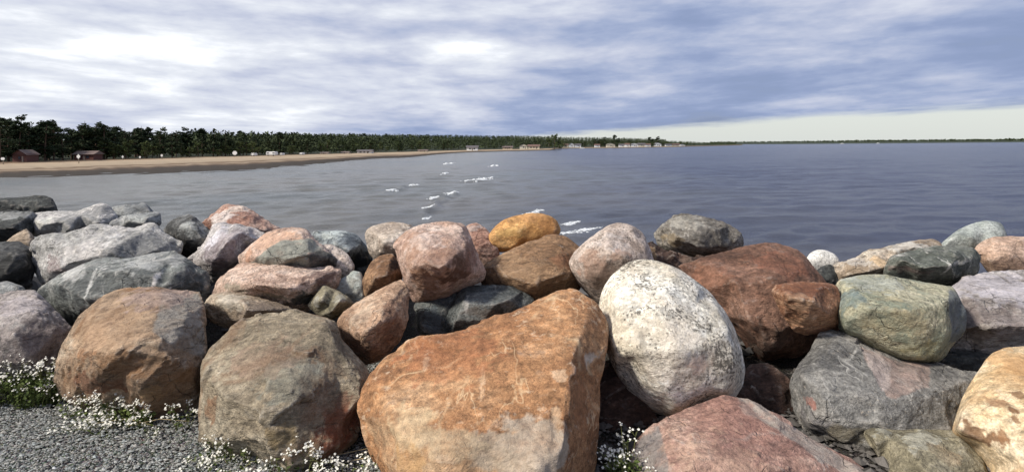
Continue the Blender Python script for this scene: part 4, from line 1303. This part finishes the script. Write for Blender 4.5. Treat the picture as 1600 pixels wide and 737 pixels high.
    B('reddish stone peeping out between the pink faceted and the golden boulder', [(726, 358), (735, 353), (746, 351), (756, 358), (766, 369), (780, 392), (778, 412), (760, 430), (745, 420), (735, 395)], 4.7, M_redback, patches=[(742, 354, 12, 5, (198, 180, 168), .7)])
    B('rounded golden orange boulder perched on top of the pile', [(761, 380), (765, 367), (773, 355), (781, 348), (791, 343), (808, 338), (827, 334), (842, 334), (856, 337), (868, 344), (874, 356), (873, 366), (854, 375), (821, 385), (795, 392), (783, 393), (768, 388)], 4.7, M_gold, round_=8, cuts=5, tilt=0.3, rgh=0.6, patches=[(862, 352, 14, 18, (138, 86, 38), .6), (795, 365, 26, 8, (200, 158, 78), .6), (836, 338, 26, 6, (196, 138, 74), .6)])
    B('brown sloping slab directly beneath the golden boulder', [(755, 432), (757, 420), (761, 410), (785, 397), (805, 388), (827, 379), (848, 373), (869, 368), (880, 370), (892, 376), (909, 389), (915, 420), (905, 448), (890, 470), (840, 490), (790, 480), (758, 455)], 4.35, M_slab,
      [(775, 412, .12), (825, 388, .1), (870, 376, .08), (790, 430, .26), (840, 415, .26), (880, 398, .2), (835, 445, .36), (880, 428, .3), (860, 460, .15)], tilt=0.75, round_=2, rgh=0.9, patches=[(815, 425, 50, 22, (146, 114, 80), .6), (790, 398, 40, 5, (176, 138, 96), .7), (880, 400, 22, 14, (140, 92, 56), .7)])
    # ---- centre right
    B('pale pink speckled boulder between the brown slab and the white oval one', [(890, 410), (900, 393), (912, 382), (925, 371), (946, 356), (958, 351), (968, 349), (980, 350), (990, 354), (1003, 366), (1014, 388), (1020, 410), (1010, 440), (975, 470), (938, 478), (922, 460), (903, 438), (893, 424)], 4.25, M_speckpink,
      [(935, 372, .18), (968, 358, .15), (995, 375, .15), (950, 392, .32), (915, 405, .25), (975, 400, .3), (935, 430, .3), (960, 440, .26)], round_=6, cuts=8, rgh=0.6, tilt=0.5, patches=[(925, 415, 26, 24, (156, 118, 92), .7), (945, 440, 26, 26, (140, 116, 98), .7), (960, 375, 24, 16, (196, 182, 172), .5), (972, 396, 16, 12, (178, 138, 112), .6)])
    B('rugged grey boulder with diagonal furrows highest at the water side of the red slab', [(1024, 364), (1032, 355), (1044, 345), (1055, 337), (1068, 334), (1085, 336), (1105, 341), (1122, 345), (1138, 351), (1156, 364), (1161, 380), (1150, 400), (1110, 415), (1070, 412), (1044, 402), (1031, 388)], 4.9, M_greyrock, [(1045, 355, .15), (1070, 342, .12), (1060, 372, .28), (1092, 355, .26), (1125, 358, .2), (1090, 385, .3), (1130, 385, .22)], round_=2, rgh=1.8,
      patches=[(1045, 376, 20, 12, (148, 126, 88), .6), (1110, 372, 30, 14, (98, 92, 84), .7), (1070, 345, 30, 8, (166, 160, 146), .6)])
    B('brown shaded stone below the rugged grey boulder', [(1005, 388), (1020, 378), (1040, 390), (1062, 398), (1095, 400), (1120, 405), (1110, 440), (1070, 445), (1035, 425), (1012, 410)], 4.6, M_darkbrown, patches=[(1075, 412, 30, 10, (128, 104, 88), .8), (1018, 392, 10, 14, (136, 108, 74), .8)])
    B('white oval boulder with black speckles, smoothest and brightest of all', [(938, 482), (940, 466), (946, 450), (958, 432), (976, 416), (990, 410), (1005, 407), (1018, 408), (1034, 412), (1062, 424), (1085, 440), (1108, 460), (1128, 484), (1145, 514), (1156, 545), (1161, 575), (1158, 600), (1146, 620), (1125, 635), (1095, 645), (1060, 650), (1035, 645), (1010, 634), (988, 614), (970, 590), (955, 560), (945, 530), (939, 505)], 3.45, M_egg,
      [(985, 440, .22), (1020, 432, .2), (970, 490, .32), (1030, 480, .4), (1080, 480, .32), (1000, 550, .42), (1060, 550, .48), (1110, 540, .38), (1040, 610, .36), (1100, 605, .34), (1000, 600, .25)], round_=14, cuts=4, rgh=0.35, tb=.5, tilt=0.4,
      patches=[(1075, 560, 60, 60, (220, 202, 178), .45), (1095, 570, 22, 16, (222, 186, 160), .5), (1003, 540, 6, 30, (130, 122, 110), .5), (1110, 480, 6, 34, (150, 140, 122), .5)])
    B('big rusty red slab leaning behind the white oval boulder', [(1062, 416), (1085, 408), (1110, 400), (1136, 395), (1155, 389), (1173, 386), (1195, 382), (1215, 383), (1232, 387), (1245, 392), (1258, 404), (1270, 418), (1290, 444), (1310, 470), (1310, 505), (1290, 530), (1262, 560), (1240, 578), (1220, 572), (1205, 570), (1193, 573), (1177, 556), (1165, 540), (1155, 522), (1130, 490), (1095, 455)], 4.2, M_redslab,
      [(1110, 415, .12), (1180, 396, .1), (1225, 395, .1), (1255, 420, .16), (1150, 440, .26), (1210, 440, .3), (1170, 500, .36), (1220, 520, .4), (1195, 555, .28), (1235, 550, .24), (1280, 480, .18)], tf=.3, tb=.4, tilt=0.75, round_=3, cuts=8, rgh=0.7, patches=[(1200, 540, 34, 28, (118, 92, 76), .7), (1180, 548, 14, 14, (134, 122, 108), .6), (1225, 410, 46, 20, (140, 84, 56), .5), (1110, 430, 30, 20, (146, 92, 62), .5)])
    B('rusty brown block jammed between the red slab and the lichen boulder', [(1208, 457), (1213, 447), (1222, 441), (1240, 440), (1262, 442), (1290, 443), (1305, 446), (1312, 470), (1310, 505), (1290, 516), (1256, 521), (1240, 513), (1225, 494)], 3.6, M_brownblock, [(1225, 450, .1), (1280, 450, .1), (1232, 462, .22), (1270, 470, .24), (1260, 498, .18), (1295, 490, .15)], round_=3, patches=[(1256, 448, 46, 6, (128, 76, 44), .8), (1252, 478, 20, 16, (176, 138, 104), .6)])
    B('small white ball-like stone in the gap against the water', [(1260, 408), (1263, 400), (1269, 394), (1278, 391), (1288, 391), (1303, 397), (1311, 406), (1312, 418), (1298, 430), (1280, 430), (1266, 420)], 5.0, M_white, round_=10, cuts=2, rgh=0.4)
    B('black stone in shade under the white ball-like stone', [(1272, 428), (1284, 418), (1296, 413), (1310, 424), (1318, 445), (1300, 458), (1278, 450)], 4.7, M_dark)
    B('long tan and white boulder sloping up to the grey rounded one', [(1298, 420), (1310, 411), (1325, 405), (1353, 394), (1370, 390), (1387, 386), (1418, 378), (1435, 375), (1452, 374), (1468, 380), (1475, 395), (1450, 420), (1400, 440), (1340, 448), (1304, 446)], 4.75, M_tan, [(1330, 412, .15), (1370, 400, .18), (1400, 390, .15), (1440, 384, .14), (1355, 425, .26), (1390, 415, .25), (1325, 430, .2)], patches=[(1372, 402, 12, 13, (212, 176, 128), .8), (1420, 384, 40, 7, (212, 208, 196), .7), (1345, 418, 26, 14, (130, 108, 80), .7), (1330, 407, 26, 4, (198, 190, 178), .7)])
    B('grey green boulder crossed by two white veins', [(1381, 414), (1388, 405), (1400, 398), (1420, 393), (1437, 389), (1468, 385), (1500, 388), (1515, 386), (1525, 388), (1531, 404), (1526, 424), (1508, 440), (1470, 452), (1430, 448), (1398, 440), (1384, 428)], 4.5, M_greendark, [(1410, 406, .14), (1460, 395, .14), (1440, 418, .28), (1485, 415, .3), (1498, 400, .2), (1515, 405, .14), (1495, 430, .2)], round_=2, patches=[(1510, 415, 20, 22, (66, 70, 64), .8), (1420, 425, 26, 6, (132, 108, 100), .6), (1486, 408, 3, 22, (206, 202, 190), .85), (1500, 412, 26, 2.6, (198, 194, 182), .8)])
    B('smooth rounded grey boulder leaning up behind the veined one', [(1466, 386), (1480, 373), (1496, 361), (1510, 354), (1524, 349), (1543, 345), (1556, 346), (1564, 351), (1571, 364), (1574, 380), (1550, 398), (1520, 404), (1490, 404), (1474, 398)], 5.1, M_greyround, round_=8, cuts=5, rgh=0.5, tilt=0.8)
    B('rounded peach boulder beside the smooth grey one', [(1523, 392), (1528, 383), (1540, 376), (1556, 371), (1600, 371), (1650, 374), (1670, 395), (1660, 425), (1610, 440), (1560, 436), (1545, 424), (1532, 406)], 4.75, M_pinktan, round_=6, cuts=6, rgh=0.6)
    B('broad lilac grey boulder with a flat pale top and grainy front', [(1470, 470), (1482, 452), (1500, 440), (1530, 428), (1570, 425), (1640, 422), (1710, 424), (1730, 500), (1710, 560), (1600, 566), (1530, 562), (1484, 556), (1470, 520)], 4.05, M_palepurple, [(1510, 446, .1), (1580, 436, .08), (1520, 468, .28), (1580, 464, .32), (1650, 455, .25), (1540, 510, .4), (1620, 510, .42), (1500, 510, .25)], tilt=0.6, rgh=1.2, patches=[(1560, 448, 80, 16, (194, 186, 190), .8), (1560, 510, 70, 34, (130, 112, 104), .65)])
    B('speckled yellow green lichen boulder resting on the veined dark one', [(1304, 452), (1307, 443), (1314, 437), (1340, 433), (1381, 431), (1412, 437), (1450, 444), (1487, 449), (1500, 454), (1508, 464), (1515, 487), (1510, 514), (1492, 531), (1483, 540), (1478, 552), (1466, 562), (1446, 567), (1412, 565), (1366, 549), (1331, 530), (1314, 513), (1307, 492)], 3.65, M_lichen,
      [(1330, 447, .18), (1400, 445, .16), (1460, 458, .2), (1480, 470, .28), (1478, 525, .28), (1350, 480, .36), (1420, 485, .42), (1430, 540, .3), (1360, 525, .25), (1497, 490, .12)], round_=5, cuts=8, rgh=0.7, tilt=0.4,
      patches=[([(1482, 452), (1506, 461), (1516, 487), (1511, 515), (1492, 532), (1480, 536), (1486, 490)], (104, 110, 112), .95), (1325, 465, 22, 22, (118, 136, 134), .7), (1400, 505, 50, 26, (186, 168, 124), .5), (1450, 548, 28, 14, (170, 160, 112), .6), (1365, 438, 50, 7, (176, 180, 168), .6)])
    B('large dark grey boulder with a pink blotch and web of white lines', [(1237, 600), (1243, 584), (1252, 570), (1269, 550), (1276, 534), (1284, 522), (1300, 515), (1319, 520), (1340, 528), (1372, 545), (1412, 562), (1444, 566), (1490, 575), (1530, 586), (1526, 610), (1510, 640), (1500, 680), (1470, 720), (1400, 735), (1345, 725), (1305, 706), (1275, 684), (1256, 666), (1244, 640)], 3.35, M_darkpink,
      [(1280, 560, .22), (1310, 530, .15), (1360, 560, .25), (1430, 580, .2), (1500, 598, .15), (1290, 620, .4), (1370, 610, .44), (1450, 620, .36), (1300, 665, .35), (1380, 660, .42), (1340, 705, .2), (1262, 620, .25)], rgh=0.9, tilt=0.5,
      patches=[([(1345, 542), (1395, 562), (1453, 570), (1452, 602), (1405, 622), (1388, 618), (1365, 582)], (166, 138, 124), .75), ([(1343, 540), (1372, 552), (1392, 575), (1390, 608), (1378, 610), (1360, 575)], (190, 172, 162), .85), (1280, 675, 26, 30, (98, 94, 94), .7), (1330, 690, 30, 22, (130, 118, 90), .7), (1262, 625, 14, 6, (150, 96, 80), .8)])
    B('small black stone low between the salmon red and olive grey stones', [(1235, 668), (1262, 668), (1300, 690), (1345, 710), (1374, 712), (1388, 748), (1330, 752), (1265, 715)], 3.1, M_dark, tf=0.05, tb=0.2)
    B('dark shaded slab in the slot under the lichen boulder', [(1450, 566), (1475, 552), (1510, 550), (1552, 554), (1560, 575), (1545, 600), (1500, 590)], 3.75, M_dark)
    B('pale yellow boulder with brown blotches beside the path', [(1490, 672), (1497, 648), (1506, 622), (1518, 600), (1531, 580), (1541, 564), (1552, 553), (1570, 546), (1600, 543), (1650, 543), (1720, 560), (1750, 680), (1720, 800), (1620, 820), (1560, 790), (1540, 730), (1515, 695)], 2.95, M_yellow,
      [(1530, 610, .18), (1570, 565, .12), (1640, 570, .15), (1560, 640, .34), (1630, 640, .42), (1540, 690, .25), (1600, 720, .4), (1680, 700, .3)], round_=7, cuts=6, rgh=0.5,
      patches=[(1522, 676, 24, 14, (112, 76, 42), .9), (1556, 625, 16, 8, (140, 88, 42), .7), (1582, 635, 7, 6, (120, 78, 40), .9), (1562, 678, 7, 10, (138, 92, 48), .9), (1592, 612, 10, 6, (116, 76, 40), .8), (1584, 650, 6, 5, (126, 84, 44), .8), (1580, 560, 40, 12, (206, 152, 84), .6)])
    B('olive grey wedge stone at the foot of the dark veined boulder', [(1353, 676), (1365, 672), (1390, 671), (1440, 672), (1487, 673), (1508, 682), (1524, 694), (1540, 720), (1556, 755), (1550, 800), (1430, 805), (1395, 760), (1378, 722), (1362, 692)], 2.85, M_olive, [(1395, 684, .12), (1470, 684, .12), (1430, 710, .25), (1500, 720, .22), (1470, 760, .28), (1400, 730, .15)], patches=[(1430, 676, 70, 5, (184, 180, 160), .7), (1476, 706, 24, 14, (158, 132, 96), .5)])
    B('salmon red boulder with a pale sloping edge beside the path', [(988, 722), (990, 705), (997, 687), (1012, 674), (1027, 662), (1044, 649), (1070, 641), (1100, 632), (1131, 619), (1150, 615), (1175, 626), (1200, 640), (1225, 654), (1262, 685), (1319, 713), (1362, 742), (1400, 790), (1380, 850), (1080, 860), (1010, 800)], 2.85, M_redpink,
      [(1030, 690, .14), (1050, 665, .14), (1140, 630, .1), (1165, 640, .14), (1210, 672, .18), (1270, 715, .2), (1120, 690, .3), (1060, 740, .36), (1180, 740, .36), (1300, 770, .25), (1030, 740, .2)], tilt=0.65, round_=3, cuts=8, rgh=0.8,
      patches=[([(986, 724), (997, 684), (1025, 662), (1038, 690), (1048, 740), (1010, 800)], (142, 134, 128), .9), ([(1150, 613), (1178, 624), (1264, 683), (1364, 740), (1330, 745), (1240, 692), (1165, 642)], (182, 168, 154), .85), (1150, 655, 60, 30, (174, 122, 104), .5), (1120, 720, 80, 24, (206, 166, 138), .5)])
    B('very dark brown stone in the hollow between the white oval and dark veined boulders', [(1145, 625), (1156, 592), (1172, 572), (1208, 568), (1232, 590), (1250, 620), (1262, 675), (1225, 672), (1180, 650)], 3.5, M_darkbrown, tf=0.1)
    B('very dark stone added to fill the shaded gap between the orange and white oval boulders', [(930, 585), (948, 562), (968, 580), (990, 612), (1015, 640), (1030, 660), (1010, 690), (985, 708), (935, 705)], 3.3, M_darkbrown, tf=0.06)  # stone added to keep the shaded gap dark
    # ---- front row
    B('ochre and grey boulder with a chipped right face behind the white flowers', [(88, 580), (90, 562), (98, 542), (110, 522), (122, 502), (132, 488), (146, 474), (162, 462), (190, 451), (220, 450), (250, 451), (290, 454), (311, 457), (317, 478), (316, 505), (322, 540), (322, 590), (312, 635), (290, 668), (240, 668), (190, 655), (140, 640), (100, 622)], 3.55, M_brown,
      [(150, 490, .2), (200, 465, .14), (260, 462, .12), (252, 480, .28), (234, 522, .44), (190, 545, .48), (130, 550, .34), (290, 500, .26), (260, 560, .42), (295, 580, .3), (150, 590, .38), (220, 600, .42), (190, 580, .36)], round_=2, rgh=1.1, tilt=0.45,
      patches=[(140, 605, 56, 18, (124, 74, 42), .75), (140, 530, 34, 34, (176, 120, 70), .6), ([(135, 490), (190, 456), (250, 468), (235, 520), (185, 552), (112, 545)], (190, 156, 120), .7), ([(255, 456), (312, 458), (321, 560), (272, 546), (240, 520)], (154, 147, 136), .85), (240, 462, 60, 10, (180, 152, 138), .7), (240, 620, 18, 18, (190, 148, 96), .6), (265, 560, 50, 22, (132, 110, 86), .5)])  # first patch also puts the lower left overhang's shade into the colour
    B('broad brown boulder with greenish grey streak and rust at its lower corner', [(305, 650), (306, 615), (311, 588), (318, 560), (328, 545), (342, 533), (360, 517), (385, 502), (405, 494), (425, 489), (460, 487), (495, 487), (512, 494), (524, 510), (532, 532), (548, 552), (568, 570), (577, 590), (576, 622), (568, 650), (556, 680), (530, 708), (490, 735), (455, 742), (425, 735), (395, 715), (345, 700), (315, 685)], 3.2, M_brgreen,
      [(345, 560, .22), (400, 515, .18), (470, 500, .14), (420, 550, .38), (350, 620, .4), (480, 560, .42), (455, 610, .52), (400, 640, .5), (450, 640, .5), (462, 665, .42), (420, 690, .4), (530, 590, .28), (530, 660, .22), (330, 655, .26)], round_=3, rgh=1.0, tilt=0.5,
      patches=[(450, 590, 60, 22, (138, 136, 120), .7), (535, 668, 34, 40, (124, 62, 30), .8), (325, 640, 18, 22, (134, 88, 48), .7), (500, 625, 46, 30, (112, 92, 74), .5), (405, 560, 60, 20, (158, 128, 104), .5), (445, 680, 26, 16, (142, 116, 66), .6)])
    B('huge orange boulder with pale scrapes, largest stone in the breakwater', [(560, 640), (563, 624), (570, 605), (582, 582), (608, 556), (640, 536), (670, 527), (700, 519), (724, 513), (760, 500), (797, 487), (815, 478), (835, 469), (870, 456), (890, 453), (908, 454), (922, 463), (932, 478), (940, 498), (950, 525), (953, 542), (946, 560), (938, 590), (938, 640), (934, 690), (926, 740), (910, 800), (760, 840), (640, 810), (605, 750), (584, 708), (568, 668)], 3.05, M_orange,
      [(600, 610, .2), (650, 555, .16), (740, 520, .12), (830, 485, .1), (890, 470, .12), (915, 500, .24), (898, 550, .4), (886, 620, .48), (882, 700, .5), (700, 600, .32), (790, 570, .34), (620, 670, .36), (720, 660, .44), (800, 640, .44), (770, 690, .46), (690, 720, .47), (840, 730, .52), (920, 600, .2), (915, 690, .24)], tf=.45, tb=.5, round_=3, cuts=6, rgh=0.55, tilt=0.6,
      patches=[([(566, 650), (640, 648), (700, 672), (770, 678), (870, 652), (888, 700), (880, 800), (700, 810), (610, 745)], (182, 152, 114), .55), (640, 665, 50, 24, (200, 172, 128), .65), (840, 690, 60, 40, (182, 164, 142), .8), (770, 700, 44, 30, (174, 156, 132), .75), (700, 690, 50, 16, (190, 164, 126), .6), (664, 560, 6, 18, (222, 188, 148), .7), (752, 595, 4, 34, (216, 174, 128), .6), (876, 580, 12, 12, (224, 186, 144), .7), (925, 560, 20, 8, (190, 176, 160), .7), (910, 620, 18, 60, (150, 94, 48), .6), (640, 720, 40, 20, (170, 124, 62), .6), (870, 640, 10, 14, (222, 184, 140), .6), (700, 550, 80, 30, (172, 100, 50), .5)])  # tall brown patch on the right face is its shade, painted in
    # ---- the pile goes on past both ends
    for k, (x, y, Y, s) in enumerate([(-150, 420, 5.2, 60), (-230, 500, 4.4, 80), (-190, 600, 3.7, 90), (-330, 470, 5.0, 75), (1790, 470, 4.6, 70), (1830, 610, 3.6, 85), (1900, 480, 5.0, 80)]):
        rs = np.random.RandomState(300 + k)
        a = np.sort(rs.uniform(0, 2 * math.pi, 4)[:0].tolist() + [2 * math.pi * i / 12 for i in range(12)])
        rr = s * rs.uniform(0.8, 1.15, 12)
        B('angular boulder farther along the row past the end boulders', [(x + math.cos(q) * r_ * 1.25, y + math.sin(q) * r_ * 0.85) for q, r_ in zip(a, rr)], Y, [M_grey, M_purple, M_tan, M_slate, M_palegrey][k % 5], group='boulders farther along')


build_boulders()


# ------------------------------------------------------------------ white wildflowers at the foot of the stones
STEM = plain('flower_stem', (0.16, 0.17, 0.06), 0.8, 0.3, 20)
DRY = plain('dry_stalk', (0.42, 0.33, 0.18), 0.8, 0.3, 20)
LEAF = leaf_mat('flower_leaf', (0.085, 0.115, 0.035), 0.4)
PETAL = plain('petal', (0.74, 0.71, 0.62), 0.6, 0.15, 40)


def plant(px, py, h, nst, spread, label, group, seed, green=1.0, Y=None, heads=1.0):
    rs = np.random.RandomState(seed)
    a, b = px - 800.0, py - HZ
    if Y is None:
        Y = CAMZ / ((b + ROLL * a) / F)
    base = pix(px, py, Y)
    base[2] = float(bank_z(np.array(base[0]), np.array(base[1]))) - 0.015
    r = link('wildflower_plant', None, None, base, label, 'flowers', group)
    st, fl, lf = [], [], []
    for k in range(nst):
        an, rr = rs.uniform(0, 6.28), spread * math.sqrt(rs.uniform(0, 1))
        b0 = np.array((math.cos(an) * rr * 0.45, math.sin(an) * rr * 0.45, 0))
        hh = h * rs.uniform(0.45, 1.05)
        top = np.array((math.cos(an) * rr + rs.normal(0, 0.02), math.sin(an) * rr * 0.8 + rs.normal(0, 0.02), hh))
        mid_ = (b0 + top) / 2 + (rs.normal(0, 0.015), rs.normal(0, 0.015), 0.02)
        st.append(tube([b0, mid_, top], [0.0022, 0.0016, 0.001], 3))
        nb = int(rs.randint(2, 5))
        for j in range(nb):
            c = top + rs.normal(0, 0.022, 3) * (1, 1, 0.6)
            st.append(tube([mid_ * 0.3 + top * 0.7, c], [0.0012, 0.0007], 3))
            for q in range(int(rs.randint(2, 7) * heads)):
                f = c + rs.normal(0, 0.009, 3)
                # a flower: five small petals round a centre
                n = rs.normal(0, 0.5, 3) + (0, -0.5, 0.9)
                n /= np.linalg.norm(n)
                u = np.cross(n, (1, 0.2, 0))
                u /= np.linalg.norm(u)
                w_ = np.cross(n, u)
                pr = rs.uniform(0.0045, 0.0085)
                P = [f + n * 0.001]
                for i in range(10):
                    t_ = 2 * math.pi * i / 10
                    rad_ = pr * (1.0 if i % 2 == 0 else 0.62)
                    P.append(f + (math.cos(t_) * u + math.sin(t_) * w_) * rad_ + n * (0.0015 if i % 2 == 0 else 0))
                fl.append((np.array(P), np.array([(0, 1 + i, 1 + (i + 1) % 10) for i in range(10)])))
    nl = int(nst * 14 * green)
    if nl:
        t_ = rs.uniform(0, 1, nl)
        an = rs.uniform(0, 6.28, nl)
        rr = spread * np.sqrt(rs.uniform(0, 1, nl)) * (0.5 + 0.5 * t_)
        C = np.stack([np.cos(an) * rr, np.sin(an) * rr * 0.8, t_ * h * 0.7 + 0.005], 1)
        lf.append(quads_at(C, 0.013, rs, 0.6))
    link('stems', mesh_np('stems', *join(st), STEM), r, kind='stuff')
    if lf:
        link('leaves', mesh_np('leaves', *join(lf), LEAF, False), r, kind='stuff')
    if fl:
        link('blossoms', mesh_np('blossoms', *join(fl), PETAL, False), r, kind='stuff')
    return r


def build_plants():
    A = 'bushy white wildflower plant with green leaves in front of the purple grey boulder'
    Bq = 'white wildflower plant in front of the ochre and grey boulder'
    Cq = 'sparse white wildflower plant in front of the broad brown boulder'
    Dq = 'few white wildflowers in the dark hollow left of the salmon red boulder'
    k = 0
    for (x, y, h, n, s) in [(-25, 628, .27, 22, .13), (12, 630, .27, 24, .14), (45, 634, .27, 26, .14), (75, 630, .27, 24, .13), (98, 622, .27, 16, .10), (25, 612, .27, 20, .12), (-50, 640, .27, 20, .14)]:
        k += 1
        plant(x, y, h, int(n * 0.6), s, A, 'flowers before the purple grey boulder', 500 + k, 2.4)
    for (x, y, h, n, s, g) in [(118, 650, .16, 14, .12, .4), (150, 655, .17, 16, .13, .4), (180, 660, .18, 20, .13, .7), (205, 662, .16, 16, .11, 1.3), (222, 664, .12, 10, .09, 1.4), (135, 668, .10, 12, .13, .3), (165, 676, .07, 9, .12, .2), (285, 668, .16, 9, .08, .6), (240, 678, .08, 6, .08, .3)]:
        k += 1
        plant(x, y, h, int(n * 0.7), s, Bq, 'flowers before the ochre and grey boulder', 500 + k, g)
    for (x, y, h, n, s, g) in [(345, 712, .15, 7, .10, .3), (372, 716, .18, 8, .10, .3), (398, 720, .15, 6, .10, .2), (325, 722, .06, 6, .14, .2), (360, 730, .05, 6, .14, .2), (440, 742, .22, 7, .09, .2), (480, 752, .18, 6, .11, .2), (505, 756, .16, 6, .10, .2), (535, 752, .15, 5, .12, .2), (575, 748, .12, 4, .10, .2), (300, 730, .05, 5, .16, .1)]:
        k += 1
        plant(x, y, h, n, s, Cq, 'flowers before the broad brown boulder', 500 + k, g)
    for (x, y, h, n, s, g) in [(962, 742, .14, 8, .07, .9), (985, 748, .16, 9, .07, .9), (975, 730, .22, 5, .06, .3)]:
        k += 1
        plant(x, y, h, n, s, Dq, 'flowers left of the salmon red boulder', 500 + k, g, heads=0.8)
    # dry stalks lying over the gravel
    rs = np.random.RandomState(77)
    parts = []
    for (x, y, L, up) in [(470, 700, .25, 0), (520, 715, .45, .02), (540, 725, .5, .02), (560, 712, .35, .03), (150, 664, .4, .02), (200, 668, .35, .01), (310, 690, .25, .03), (340, 672, .2, .05), (595, 730, .3, .02)]:
        Yd = CAMZ / ((y - HZ + ROLL * (x - 800)) / F)
        p = pix(x, y, Yd)
        an = rs.uniform(-0.3, 0.3)
        d = np.array((math.cos(an), math.sin(an) * 0.6, 0)) * L
        p[2] = 0.012
        parts.append(tube([p, p + d * 0.5 + (0, 0, up + 0.02), p + d + (0, 0, up * 0.5)], [0.002, 0.002, 0.001], 4))
    link('dry_grass', mesh_np('dry_grass', *join(parts), DRY), kind='stuff')


build_plants()
